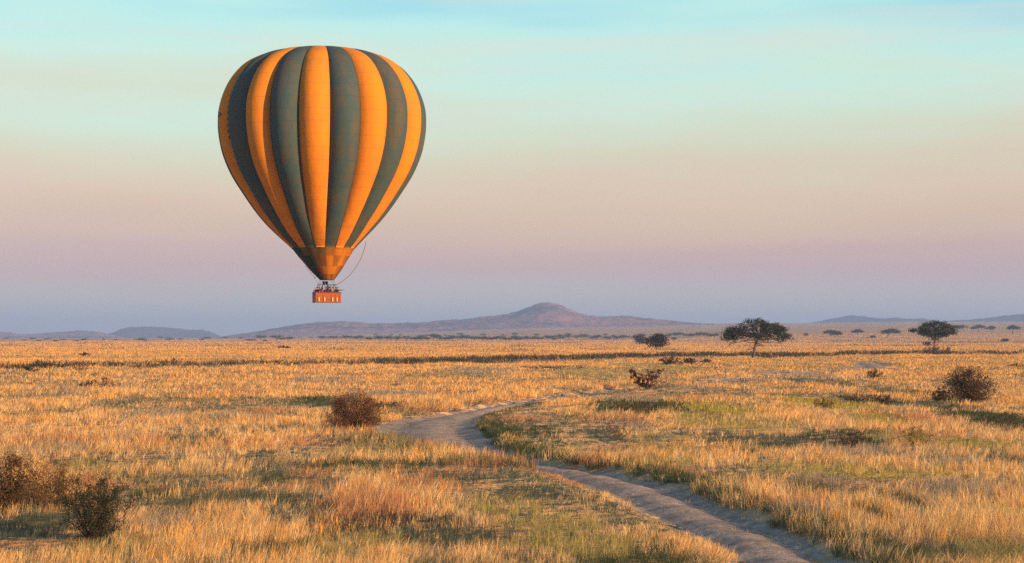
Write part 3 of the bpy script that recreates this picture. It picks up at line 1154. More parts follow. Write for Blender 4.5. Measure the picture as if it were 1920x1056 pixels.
make_tree('umbrella_tree', 'largest dark umbrella tree with drooping crown and leaning bare trunk', b, cl_,
          [(0, 0, -.2), (1.5 * sc, 0, 9 * sc), (3.5 * sc, 0.1, 20 * sc), (5.5 * sc, 0, 30 * sc), (9 * sc, 0, 42 * sc)], 2.7 * sc, 0.30, 9800, DG, 5,
          bare=(((3 * sc, 0, 17 * sc), (-13 * sc, 0.3, 15 * sc), .12), ((3 * sc, 0, 19 * sc), (-9 * sc, -0.4, 22 * sc), .1), ((5.5 * sc, 0, 30 * sc), (19 * sc, 0, 20 * sc), .12), ((5 * sc, 0, 28 * sc), (32 * sc, 0.5, 28 * sc), .1)), limb_r=0.9 * sc)

# the second tree, with shrubs at its foot
b = spot_far(1752, 662)
sc = b[1] / F
g = np.random.default_rng(14)
cl_ = []
for (dx, dz, rx, rz) in ((-30, 41, 7, 4), (-36, 43, 4, 2.5), (-22, 45, 8, 6), (-12, 51, 8, 6), (-2, 54, 8, 6), (8, 56, 7, 4), (18, 52, 8, 6), (27, 46, 8, 6), (33, 40, 6, 4), (-8, 42, 8, 6), (8, 44, 8, 6), (20, 39, 8, 5), (-18, 38, 7, 4), (6, 35, 7, 5), (2, 28, 5, 4), (-12, 20, 5, 3), (16, 34, 5, 4), (26, 36, 5, 4), (-8, 33, 5, 4)):
    for s in (-1, 1):
        cl_.append(((dx + g.normal() * 2) * sc, s * (4 + 14 * g.random()) * sc, (dz + g.normal() * 1.2) * sc, rx * sc, rx * sc, rz * sc))
make_tree('spreading_tree', 'dark ragged spreading tree with shrubs around its foot at the right', b, cl_,
          [(0, 0, -.2), (-0.5 * sc, 0, 10 * sc), (1 * sc, 0, 22 * sc), (0.5 * sc, 0, 31 * sc), (2 * sc, 0, 40 * sc)], 2.1 * sc, 0.36, 9000, DG, 15, limb_r=0.9 * sc)
for (qx, qy, w, h, sd, lb_) in ((1741, 664, 20, 18, 31, 'grey green shrub at the left foot of the spreading tree'), (1756, 665, 26, 15, 32, 'low grey shrub directly under the spreading tree trunk'), (1774, 664, 22, 17, 33, 'rounded grey shrub at the right foot of the spreading tree')):
    q = spot(qx, qy)
    s_ = q[1] / F
    make_bush('shrub', lb_, q, w * s_, h * s_, sd, 16, 0.22, 900, [(0.08, 0.085, 0.055), (0.06, 0.06, 0.04), (0.10, 0.09, 0.06)], 'shrubs under the spreading tree', twig_r=0.03)

# two trees left of the umbrella tree
b = spot_far(1231, 657)
sc = b[1] / F
cl_ = [(dx * sc, (g.random() - .5) * 12 * sc, dz * sc, rx * sc, rx * sc, rz * sc) for (dx, dz, rx, rz) in
       ((-14, 17, 5, 4), (-17, 22, 4, 3), (-8, 22, 6, 5), (-2, 26, 6, 4), (5, 28, 6, 4), (10, 24, 6, 5), (14, 18, 5, 5), (4, 19, 7, 5), (-3, 14, 6, 4), (8, 12, 6, 4), (14, 27, 4, 2), (-10, 10, 4, 3), (2, 8, 4, 3), (17, 13, 3, 3), (-20, 15, 3, 3))]
make_tree('round_tree', 'dark ragged short tree with low branches left of the umbrella tree', b, cl_, [(0, 0, -.3), (0.3 * sc, 0, 4 * sc), (-.2 * sc, 0, 8 * sc), (0.5 * sc, 0, 14 * sc)], 0.9 * sc, 0.55, 2600, [(0.035, 0.035, 0.03), (0.05, 0.045, 0.035), (0.03, 0.03, 0.03)], 41, limb_r=.5 * sc)
b = spot_far(1199, 645.5)
sc = b[1] / F
cl_ = [(dx * sc, (g.random() - .5) * 8 * sc, dz * sc, rx * sc, rx * sc, rz * sc) for (dx, dz, rx, rz) in
       ((-5, 15, 4, 3), (3, 16, 5, 3), (6, 11, 4, 4), (-4, 9, 5, 4), (1, 6, 5, 4), (5, 4, 3, 3), (-7, 12, 3, 3))]
make_tree('round_tree', 'small dense round tree just left of the ragged short tree', b, cl_, [(0, 0, -.4), (0, 0, 2 * sc), (.3 * sc, 0, 5 * sc), (0, 0, 9 * sc)], 1.0 * sc, 0.8, 1400, [(0.055, 0.06, 0.055), (0.045, 0.05, 0.045)], 42, limb_r=.5 * sc)

# flat-topped trees across the far plain: prototypes in metres, copied
FG = [(0.04, 0.06, 0.035), (0.05, 0.07, 0.04), (0.03, 0.05, 0.03)]


def far_proto(seed, w, h, flat, lean=0.0, nleaf=420):
    g = np.random.default_rng(seed)
    cl = []
    for k in range(13):
        a = g.random() * 2 * math.pi
        r = math.sqrt(g.random())
        x = math.cos(a) * r * w * 0.42 + lean
        y = math.sin(a) * r * w * 0.42
        z = h * (0.86 - flat * 0.30 * r * r - (1 - flat) * 0.35 * g.random())
        cl.append((x, y, z, w * 0.13, w * 0.13, h * 0.10 * (2 - flat)))
    return cl, [(0, 0, -.5), (-lean * .2, 0, h * .2), (lean * .3, 0, h * .42), (lean, 0, h * .62)], nleaf


named = [
    (1556, 630, 22, 9, 1.0, 0, 'flat topped tree far off, leftmost of a pair right of the umbrella tree'),
    (1570, 632, 17, 9, .6, 0, 'slightly lower flat topped tree, right one of the far pair'),
    (1608, 627.5, 18, 8, .95, 0, 'lone small flat topped tree between the far pair and the leaning tree'),
    (1664, 634, 33, 15, .95, 2.2, 'flat topped tree with a leaning curved trunk left of the spreading tree'),
    (1795, 622.5, 16, 11, .9, 0, 'flat topped tree nearest the crown of the spreading tree'),
    (1806, 623, 24, 12, .95, 0, 'second flat topped tree right of the spreading tree'),
    (1835, 623, 26, 12, 1.0, 0, 'widest flat topped tree in the row right of the spreading tree'),
    (1857, 623, 18, 10, .9, 0, 'small flat topped tree between the widest one and the outermost one'),
    (1899, 626, 22, 14, .9, .5, 'outermost flat topped tree standing alone near the right edge'),
]
for i, (px, py, w, h, flat, lean, lab) in enumerate(named):
    b = spot_far(px, py, 0.3)
    s_ = b[1] / F
    cl, tp, nl = far_proto(100 + i, w * s_, h * 1.25 * s_, flat, lean * s_ * 3)
    make_tree('flat_topped_tree', lab, b, cl, tp, 0.75 * s_ + 0.1, 1.0, 1500, [(0.025, 0.035, 0.025), (0.03, 0.04, 0.03)], 120 + i, 'flat topped trees on the far plain', limb_r=0.3 * s_)

far_small = [(1155.5, 638, 10, 7.5, 'lone dark rounded tree at the edge of the golden plain'), (1264, 638, 8, 6, 'tiny dark rounded tree right of the ragged short tree'),
             (1511, 630, 6, 4.5, 'tiny dark tree just right of the umbrella tree'), (1635, 633, 7, 3.5, 'tiny dark shrub left of the leaning flat topped tree'), (1884, 641, 8, 5, 'small dark shrub on the plain near the right edge')]
for i, (px, py, w, h, lab) in enumerate(far_small):
    b = spot_far(px, py, 0.3)
    s_ = b[1] / F
    cl, tp, nl = far_proto(150 + i, w * s_, h * s_, 0.2)
    make_tree('round_tree', lab, b, cl, tp, 0.25, 0.8, 420, [(0.03, 0.03, 0.03), (0.04, 0.04, 0.03)], 160 + i, limb_r=.12)

# hazy line of trees below the ridge
protos = []
for i in range(5):
    w, h, fl = ((13, 6.5, .9), (10, 6.0, .4), (16, 7.5, .95), (8, 5.0, .2), (14, 8.5, .7))[i]
    cl, tp, nl = far_proto(200 + i, w, h, fl)
    protos.append((cl, tp, nl, w))
first = {}
g = np.random.default_rng(77)
row = []
x = 676.0
while x < 1185:
    dens = np.interp(x, [676, 760, 820, 960, 1185], [22, 12, 7.5, 8.0, 14])
    row.append((x, np.interp(x, [676, 1000, 1185], [640.0, 639.3, 636.5]) - abs(g.normal()) * 0.5, g.random()))
    x += dens * (0.5 + g.random())
for x in np.arange(1252, 1345, 8.0):
    row.append((x + g.normal() * 2, 633.5 - g.random() * 1.2, g.random()))
for x in (704, 735, 752, 800, 806, 835, 862, 905, 945, 966, 1006, 1065, 1090, 1136, 1150):
    row.append((x, 631.5 - g.random() * 1.5, 0.1))
for (px, py, u) in row:
    k = int(g.integers(0, 5))
    py_ = py
    b = spot_far(px, py_, 0.3)
    lab = 'hazy blue green tree in the far line below the ridge'
    grp = 'hazy tree line below the ridge'
    if k not in first:
        cl, tp, nl, w = protos[k]
        t = make_tree('hazy_tree', lab, b, cl, tp, 0.3, 1.0, 420, FG, 210 + k, grp, limb_r=.15)
        first[k] = t
    else:
        t = copy_tree(first[k])
        t.location = b
    s_ = (0.62 + 0.5 * g.random()) * (0.75 if u == 0.1 else 1.0)
    t.scale = (s_ * 1.1, s_ * 1.1, s_)
    t.rotation_euler = (0, 0, g.random() * 6.28)
left_row = [(12, 637, .6), (47, 639.5, .6), (60, 638, .8), (75, 641, .8), (86, 637, .6), (92, 637.5, .6), (104, 641, .9), (115, 638, .6), (121, 638, .6), (143, 640.5, .7), (160, 640.5, 1.0), (195, 637.5, .7), (216, 639, .8),
            (262, 640, 1.3), (273, 640, .8), (270, 635.6, .7), (300, 637, 1.2), (315, 635.8, 1.1), (318, 639.5, 1.0), (338, 637, .7), (378, 638.5, 1.0), (388, 637.8, 1.0), (422, 636.5, .8), (452, 636, .8), (464, 640.3, 1.0), (474, 640.4, 1.0), (489, 638.4, 1.6), (497, 640.4, .9),
            (519, 638, 1.6), (528, 638.6, 1.2), (543, 638, 1.5), (562, 633.5, .8), (584, 634, .7), (606, 637, 1.5), (626, 638, 1.4), (650, 638.5, 1.6), (666, 637, 1.5)]
for (px, py, s0) in left_row:
    k = int(g.integers(0, 5))
    t = copy_tree(first[k])
    b = spot_far(px, py, 0.3)
    t.location = b
    t['label'] = 'small dark far tree scattered on the plain below the left hills'
    t['group'] = 'scattered trees below the left hills'
    s_ = s0 * 0.62 * min(1.25, b[1] / 2300)
    t.scale = (s_ * 1.25, s_ * 1.25, s_ * 0.8)
    t.rotation_euler = (0, 0, g.random() * 6.28)

# bushes
BR = [(0.12, 0.065, 0.05), (0.17, 0.09, 0.055), (0.085, 0.05, 0.045), (0.24, 0.13, 0.06)]
make_bush('dry_bush', 'rusty brown domed bush beside the bend of the track', spot(668, 812), 3.1, 1.85, 51, 70, 0.09, 19000, BR, twig_r=0.012, droop=0.5, aspect=0.28, low=0.25)
make_bush('thicket_bush', 'large dark bush with green top at the right', spot(1816, 757), 3.9, 2.5, 52, 50, 0.10, 9500,
          [(0.05, 0.04, 0.035), (0.07, 0.045, 0.04), (0.06, 0.065, 0.03), (0.045, 0.035, 0.035)], twig_r=0.016, aspect=0.5)
make_bush('low_bush', 'dark low bush at the left foot of the large dark bush', spot(1768, 752), 1.7, 1.0, 53, 22, 0.09, 2200, [(0.035, 0.04, 0.035), (0.03, 0.045, 0.03)], twig_r=0.012)
make_bush('thorn_bush', 'sparse dark thorn bush with splayed branches in mid plain', spot(1211, 731), 3.1, 1.75, 54, 15, 0.15, 2600,
          [(0.055, 0.03, 0.035), (0.07, 0.04, 0.035), (0.05, 0.03, 0.04)], shape='vee', sparse=True, twig_r=0.03, aspect=0.3, spread=1.1, twig_mat=M_DARKTWIG)
make_bush('thorn_bush', 'dark green spiky thorn bush nearest the camera at lower left', spot(178, 1006), 2.0, 1.45, 55, 34, 0.05, 13000,
          [(0.03, 0.045, 0.03), (0.045, 0.06, 0.03), (0.03, 0.035, 0.035), (0.06, 0.06, 0.03)], twig_r=0.009, sparse=True, shape='flat', aspect=0.3, twig_mat=M_DARKTWIG)
make_bush('thorn_bush', 'dense dark olive bush cut by the left edge', spot(14, 958), 2.0, 1.4, 56, 30, 0.06, 9500, [(0.08, 0.06, 0.03), (0.055, 0.045, 0.03), (0.14, 0.085, 0.035)], twig_r=0.009)
make_bush('thorn_bush', 'airy brown twiggy bush behind the dark green spiky bush', spot(92, 950), 2.5, 1.35, 57, 38, 0.05, 8000, [(0.16, 0.10, 0.045), (0.11, 0.08, 0.04), (0.2, 0.12, 0.05)], twig_r=0.009, sparse=True, aspect=0.35)
small = [
    ('low_bush', 'wide dark scrub heap, left of two below the umbrella tree', 1257, 686, 4.2, 1.35, 63, [(0.05, 0.035, 0.03), (0.05, 0.05, 0.03)]),
    ('low_bush', 'smaller dark scrub heap, right of two below the umbrella tree', 1292, 686, 3.2, 1.0, 64, [(0.07, 0.04, 0.035), (0.05, 0.035, 0.03)]),
    ('low_bush', 'flat reddish scrub trailing right of the two dark heaps', 1324, 685, 2.4, .7, 65, [(0.1, 0.06, 0.04), (0.07, 0.045, 0.03)]),
    ('low_bush', 'low reddish brown scrub mound alone on the left plain', 196, 731, 3.4, .95, 66, [(0.13, 0.06, 0.04), (0.09, 0.045, 0.03)]),
    ('low_bush', 'low blackish scrub left of the reddish mound', 166, 732, 2.0, .75, 67, [(0.045, 0.04, 0.035), (0.05, 0.045, 0.035)]),
    ('low_bush', 'dark green low shrub below the dark belt at far left', 57, 701, 2.4, .8, 68, [(0.05, 0.06, 0.03), (0.04, 0.05, 0.03)]),
    ('low_bush', 'black low shrub on the dark belt at far left', 77, 695, 3.4, 1.15, 69, [(0.035, 0.03, 0.028), (0.05, 0.04, 0.03)]),
    ('low_bush', 'straggly thin shrub just below the dark belt at left', 150, 701, 2.2, 1.0, 70, [(0.12, 0.09, 0.04), (0.09, 0.07, 0.04)]),
    ('low_bush', 'dusty brown mound shrub at the right edge', 1906, 692, 3.0, .75, 71, [(0.14, 0.09, 0.06), (0.1, 0.07, 0.05)]),
    ('low_bush', 'dark rounded low shrub left of the large dark bush', 1658, 758, 1.4, .7, 72, [(0.05, 0.045, 0.03), (0.04, 0.035, 0.03)]),
    ('low_bush', 'bright olive low shrub on the right plain', 1545, 766, 1.9, .75, 73, [(0.20, 0.16, 0.03), (0.14, 0.12, 0.03)]),
    ('low_bush', 'dark olive shrub above the middle of the track', 1172, 778, 2.0, .9, 74, [(0.09, 0.085, 0.025), (0.06, 0.06, 0.025)]),
    ('low_bush', 'thin twiggy plant in the middle of the right grass', 1158, 822, 1.5, 1.0, 75, [(0.13, 0.085, 0.045), (0.09, 0.06, 0.04)]),
    ('low_bush', 'dusty grey shrub by the far bend of the track', 1640, 712, 2.0, 1.2, 76, [(0.12, 0.09, 0.065), (0.09, 0.07, 0.05)]),
    ('low_bush', 'olive yellow leafy shrub in the lower right grass', 1715, 838, 1.9, .85, 77, [(0.20, 0.16, 0.04), (0.12, 0.10, 0.03)]),
    ('low_bush', 'dark brown shrub beside the olive yellow shrub', 1600, 834, 1.6, .65, 78, [(0.09, 0.055, 0.04), (0.06, 0.045, 0.035)]),
    ('low_bush', 'rusty brown plant on the left verge of the track', 836, 850, 1.7, .5, 79, [(0.32, 0.13, 0.04), (0.22, 0.10, 0.04)]),
    ('low_bush', 'dark green clump standing in for shaded grass at the right edge', 1905, 806, 3.2, 1.0, 80, [(0.045, 0.06, 0.035), (0.035, 0.05, 0.035)]),  # dark clump stands in for shaded grass, like the next one
    ('low_bush', 'lower dark green clump for shaded grass, left of the one at the right edge', 1862, 800, 2.4, .7, 83, [(0.05, 0.07, 0.035), (0.04, 0.055, 0.035)]),
    ('low_bush', 'long black scrub strip on the far golden plain', 532, 654, 6.0, .9, 81, [(0.05, 0.035, 0.03), (0.06, 0.04, 0.03)]),
    ('low_bush', 'small dark shrub standing on the far left golden plain', 157, 669, 2.6, .9, 82, [(0.09, 0.06, 0.035), (0.06, 0.045, 0.03)]),
]
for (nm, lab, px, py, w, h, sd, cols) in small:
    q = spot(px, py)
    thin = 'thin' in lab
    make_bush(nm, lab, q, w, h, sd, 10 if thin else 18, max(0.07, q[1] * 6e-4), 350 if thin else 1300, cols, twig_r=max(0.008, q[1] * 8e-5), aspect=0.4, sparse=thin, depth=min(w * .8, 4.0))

# ------------------------------------------------------------------ hot-air balloon
BD = 217.0
bx, bz = (603.0 - 960) / F * BD, 8.88
bal = thing('hot_air_balloon', 'orange and dark green striped hot air balloon with wicker basket', 'hot air balloon', (bx, BD, bz), math.atan2(-bx, BD))
PXM = F / BD
PROF = [(525, 13.6), (518, 20), (510, 27), (502, 33.5), (494, 39), (481, 49), (466, 60), (448, 79), (423, 104.5), (396, 127.5), (362, 151.5), (328, 173), (292, 188.5), (257, 196.5), (228, 198.5),
        (200, 196), (168, 184.5), (141, 167), (119, 143), (103, 108), (94, 68), (89.5, 30), (88.5, 6)]
prof_z = np.array([(568 - p[0]) / PXM for p in PROF])
prof_r = np.array([p[1] / PXM for p in PROF])
s_len = np.concatenate([[0], np.cumsum(np.hypot(np.diff(prof_z), np.diff(prof_r)))])


def prof_at(z0=None, n=60, sa=0.0, sb=None):
    s = np.linspace(sa, s_len[-1] if sb is None else sb, n)
    return s


def smooth_prof():
    P = catmull([(z, r, 0) for z, r in zip(prof_z, prof_r)], 6)
    return P[:, 0], P[:, 1]


PZ, PR = smooth_prof()
Z_SKIRT = (568 - 466) / PXM


def axis_off(z):
    """the mouth hangs a little off the axis"""
    zt = (568 - 420) / PXM
    t = np.clip((zt - z) / (zt - (568 - 525) / PXM), 0, 1)
    return 0.60 * t ** 1.6


NG = 20
G0 = R(4.6)
step = 2 * math.pi / NG


def gore_pt(r, z, k, t, bulge=1.0):
    """point on gore k (theta from the camera side, positive to the right), t in 0..1 across"""
    a0 = G0 + k * step
    th = a0 + t * step
    chord = 2 * r * math.sin(step / 2)
    rc = r * math.cos(step / 2) / math.cos((t - 0.5) * step)
    bul = bulge * (0.31 * chord) * (1 - (2 * t - 1) ** 2) ** 0.85
    q = rc * (1 - 0.018 * bulge) + bul - 0.262 * chord * bulge
    return (q * math.sin(th) + float(axis_off(z)), -q * math.cos(th), z)


M_ORANGE = mat_fabric('orange_nylon', (0.64, 0.215, 0.010), (0.54, 0.19, 0.025), 0.04)
M_GREEN = mat_fabric('dark_green_nylon', (0.042, 0.078, 0.088), (0.085, 0.076, 0.056), 0.02)
M_TAPE = mat_plain('seam_tape', (0.03, 0.03, 0.035), 0.8)
ri = [i for i in range(len(PZ)) if PZ[i] >= Z_SKIRT - 1e-4]
for k in range(NG):
    rows = []
    for i in [None] + ri:
        z = Z_SKIRT if i is None else PZ[i]
        r = float(np.interp(z, PZ, PR)) if i is None else PR[i]
        fade = float(sstep(Z_SKIRT, Z_SKIRT + 4.0, z)) * 0.75 + 0.25
        rows.append([gore_pt(r, float(z), k, t, fade) for t in np.linspace(0, 1, 15)])
    MB().quad_grid(rows).build('gore', M_ORANGE if k % 2 else M_GREEN, bal, True)
    rows = []
    pts = []
    for i in ri[::2]:
        fade = float(sstep(Z_SKIRT, Z_SKIRT + 4.0, PZ[i])) * 0.75 + 0.25
        pts.append(gore_pt(PR[i], float(PZ[i]), k, 0.0, fade))
    MB().tube(pts, 0.055, 4).build('seam', M_TAPE, bal, True)
# crown ring at the top
MB().tube([(0.45 * math.cos(a) , 0.45 * math.sin(a), PZ[-1] - 0.02) for a in np.linspace(0, 2 * math.pi, 25)], 0.05, 6).build('crown_ring', M_TAPE, bal, True)

# skirt panels
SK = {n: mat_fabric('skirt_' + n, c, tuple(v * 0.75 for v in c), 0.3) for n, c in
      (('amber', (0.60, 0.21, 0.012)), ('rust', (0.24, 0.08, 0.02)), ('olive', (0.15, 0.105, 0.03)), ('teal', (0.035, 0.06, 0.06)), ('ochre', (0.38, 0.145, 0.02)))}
bounds = [525, 515, 500, 481, 466]
NSK = 20
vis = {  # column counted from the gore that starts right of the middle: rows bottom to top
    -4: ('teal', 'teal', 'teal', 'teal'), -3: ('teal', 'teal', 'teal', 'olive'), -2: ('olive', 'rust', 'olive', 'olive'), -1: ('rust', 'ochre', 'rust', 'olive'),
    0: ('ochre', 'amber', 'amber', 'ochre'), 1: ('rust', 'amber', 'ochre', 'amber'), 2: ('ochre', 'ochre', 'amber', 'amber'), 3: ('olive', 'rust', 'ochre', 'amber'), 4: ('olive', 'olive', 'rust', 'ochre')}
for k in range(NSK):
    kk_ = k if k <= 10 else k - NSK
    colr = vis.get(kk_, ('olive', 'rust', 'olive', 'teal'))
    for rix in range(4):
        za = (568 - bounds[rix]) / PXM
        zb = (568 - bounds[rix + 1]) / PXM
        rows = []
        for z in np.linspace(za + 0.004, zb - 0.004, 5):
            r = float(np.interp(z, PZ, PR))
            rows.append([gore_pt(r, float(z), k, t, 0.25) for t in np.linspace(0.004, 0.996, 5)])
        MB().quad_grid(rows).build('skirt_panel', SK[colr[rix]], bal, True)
zm = (568 - 525) / PXM
rm_ = 13.6 / PXM
ox = float(axis_off(zm))
MB().tube([(ox + rm_ * math.cos(a), rm_ * math.sin(a), zm) for a in np.linspace(0, 2 * math.pi, 33)], 0.03, 6).build('mouth_ring', M_TAPE, bal, True)
# side vent: row of dark toggles along a left seam, and the registration letter left of it
vt = MB()
for j in range(8):
    z = (568 - (186 + j * 11)) / PXM
    r = float(np.interp(z, PZ[ri], PR[ri]))
    p = Vector(gore_pt(r, z, -4, 0.14))
    q = Vector(gore_pt(r, z - 0.42, -4, 0.08))
    o_ = Vector((p.x, p.y, 0)).normalized() * 0.05
    vt.tube([p + o_, p.lerp(q, 0.5) + o_ * 3, q + o_], [0.05, 0.13, 0.05], 5)
vt.build('vent_flap', M_TAPE, bal, True)


def on_gore(k, t, z, lift):
    r = float(np.interp(z, PZ[ri], PR[ri]))
    p = Vector(gore_pt(r, z, k, t))
    return p + Vector((p.x, p.y, 0)).normalized() * lift


zc = (568 - 222) / PXM
arc = [(0.52, -0.24), (0.52, 0.24), (0.60, 0.22), (0.66, 0.12), (0.68, 0.0), (0.66, -0.12), (0.60, -0.22), (0.52, -0.24)]
MB().tube([on_gore(-5, t, zc + dz, 0.03) for t, dz in arc], 0.045, 5).build('letter', M_TAPE, bal, True)

# burner, frame, poles and wires
M_STEEL = mat_plain('dark_steel', (0.05, 0.05, 0.055), 0.45, 0.3, 10, metallic=0.6)
M_POLE = mat_plain('padded_pole', (0.07, 0.05, 0.08), 0.8)
M_WIRE = mat_plain('steel_wire', (0.16, 0.15, 0.16), 0.5)
YAW = R(14)
BL, BW, BH = 2.95, 1.60, 1.14
bcx = (612.5 - 603) / PXM
rotb = Matrix.Rotation(YAW, 4, 'Z')
base_m = Matrix.Translation((bcx, 0, 0)) @ rotb


def bp_(x, y, z):
    return base_m @ Vector((x, y, z))


zf = 2.05
bn = bpy.data.objects.new('burner', None)
C.objects.link(bn)
bn.parent = bal
fx, fy = 0.92, 0.5
MB().tube([bp_(-fx, -fy, zf), bp_(fx, -fy, zf), bp_(fx, fy, zf), bp_(-fx, fy, zf), bp_(-fx, -fy, zf)], 0.028, 6).build('burner_frame', M_STEEL, bn)
cb = MB()
cb.tube([bp_(-fx, 0, zf), bp_(fx, 0, zf)], 0.03, 6)
cb.tube([bp_(-0.1, -fy, zf), bp_(-0.1, fy, zf)], 0.03, 6)
cb.build('cross_bar', M_STEEL, bn)
for sx in (-0.33, 0.0):
    for sy in (-0.16, 0.16):
        can = MB()
        can.tube([bp_(sx, sy, zf + 0.02), bp_(sx, sy, zf + 0.10), bp_(sx, sy, zf + 0.14), bp_(sx, sy, zf + 0.36), bp_(sx, sy, zf + 0.40)], [0.07, 0.07, 0.13, 0.14, 0.12], 10)
        can.build('burner_can', M_STEEL, bn, True)
for (px_, py_) in ((-1.05, -0.62), (1.05, -0.62), (-1.05, 0.62), (1.05, 0.62), (-0.35, -0.7), (0.35, -0.7), (-0.35, 0.7), (0.35, 0.7)):
    tx = max(-fx, min(fx, px_))
    ty = fy if py_ > 0 else -fy
    MB().tube([bp_(px_, py_, BH - 0.05), bp_(px_ * .3 + tx * .7, py_ * .3 + ty * .7, 1.75), bp_(tx, ty, zf)], 0.042, 6).build('pole', M_POLE, bal, True)
for i in range(8):
    a = 2 * math.pi * (i + 0.5) / 8
    p = Vector((ox + rm_ * math.cos(a), rm_ * math.sin(a), zm))
    c = bp_(fx if math.cos(a) > 0 else -fx, fy if math.sin(a) > 0 else -fy, zf)
    MB().tube([p, c], 0.012, 4).build('flying_wire', M_WIRE, bal)
# crown line looping down the right side to the basket, short line at the left
M_ROPE = mat_plain('pale_rope', (0.17, 0.16, 0.18), 0.8, 0.2, 3)
rope_px = [(686, 452), (683, 466), (676, 486), (666, 503), (655, 517), (643, 527), (633, 533), (626, 536), (624, 548)]
MB().tube([((a - 603) / PXM, -0.6, (568 - b_) / PXM) for a, b_ in rope_px], 0.04, 5).build('crown_line', M_ROPE, bal, True)
MB().tube([((a - 603) / PXM, -0.5, (568 - b_) / PXM) for a, b_ in ((572, 499), (581, 511), (590, 521.5), (597, 534), (600, 546))], 0.018, 5).build('crown_line', M_WIRE, bal, True)
MB().tube([((590 - 603) / PXM, -0.5, (568 - 521.8) / PXM), ((590.6 - 603) / PXM, -0.5, (568 - 519.8) / PXM)], 0.07, 6).build('pulley', M_STEEL, bal)

# basket
M_WICK = mat_wicker()
M_LEATHER = mat_plain('dark_leather', (0.16, 0.05, 0.025), 0.6, 0.3, 12)
M_PAD = mat_plain('tan_pad', (0.85, 0.68, 0.32), 0.55, 0.15, 12)  # tan leather pads, colour brightened to hold a reflection
bk = bpy.data.objects.new('basket', None)
C.objects.link(bk)
bk.parent = bal
bk.location = (bcx, 0, 0)
bk.rotation_euler = (0, 0, YAW)
for (c, s) in (((0, -BW / 2 + .03, BH / 2 + .03), (BL, .06, BH - .06)), ((0, BW / 2 - .03, BH / 2 + .03), (BL, .06, BH - .06)), ((-BL / 2 + .03, 0, BH / 2 + .03), (.06, BW - .125, BH - .06)), ((BL / 2 - .03, 0, BH / 2 + .03), (.06, BW - .125, BH - .06))):
    MB().box(c, s).build('wicker_wall', M_WICK, bk)
MB().box((0, 0, 0.05), (BL + .04, BW + .04, 0.07)).build('basket_floor', M_LEATHER, bk)
for xx in (-0.72, 0.72):
    MB().box((xx, 0, BH / 2), (.05, BW - .13, BH - .1)).build('divider', M_WICK, bk)
MB().tube([(-BL / 2, -BW / 2, BH), (BL / 2, -BW / 2, BH), (BL / 2, BW / 2, BH), (-BL / 2, BW / 2, BH), (-BL / 2, -BW / 2, BH)], 0.065, 8).build('padded_rim', M_LEATHER, bk)
for xx in (-1.12, -0.46, 0.46, 0.98):
    MB().tube([(xx, -BW / 2 - .03, .12), (xx, -BW / 2 - .06, .2), (xx, -BW / 2 - .06, .5), (xx, -BW / 2 - .03, .58)], [0.045, .06, .06, .045], 6).build('tan_pad', M_PAD, bk, True)
for xx in (-1.28, -0.6, 0.32, 0.82, 1.28):
    MB().box((xx, -BW / 2 - .012, .52), (.06, .02, .80)).build('leather_strap', M_LEATHER, bk)
for zz_ in (.30, .42):
    MB().box((-0.05, -BW / 2 - .016, zz_), (.62, .02, .035)).build('leather_strap', M_LEATHER, bk)

# ------------------------------------------------------------------ people in the basket
M_SKIN = [mat_plain('skin_light', (0.42, 0.22, 0.15), 0.55), mat_plain('skin_dark', (0.10, 0.055, 0.04), 0.55)]
M_HAIR = [mat_plain('hair_black', (0.015, 0.012, 0.01), 0.6), mat_plain('hair_brown', (0.07, 0.04, 0.02), 0.6), mat_plain('hat_straw', (0.4, 0.3, 0.17), 0.8)]


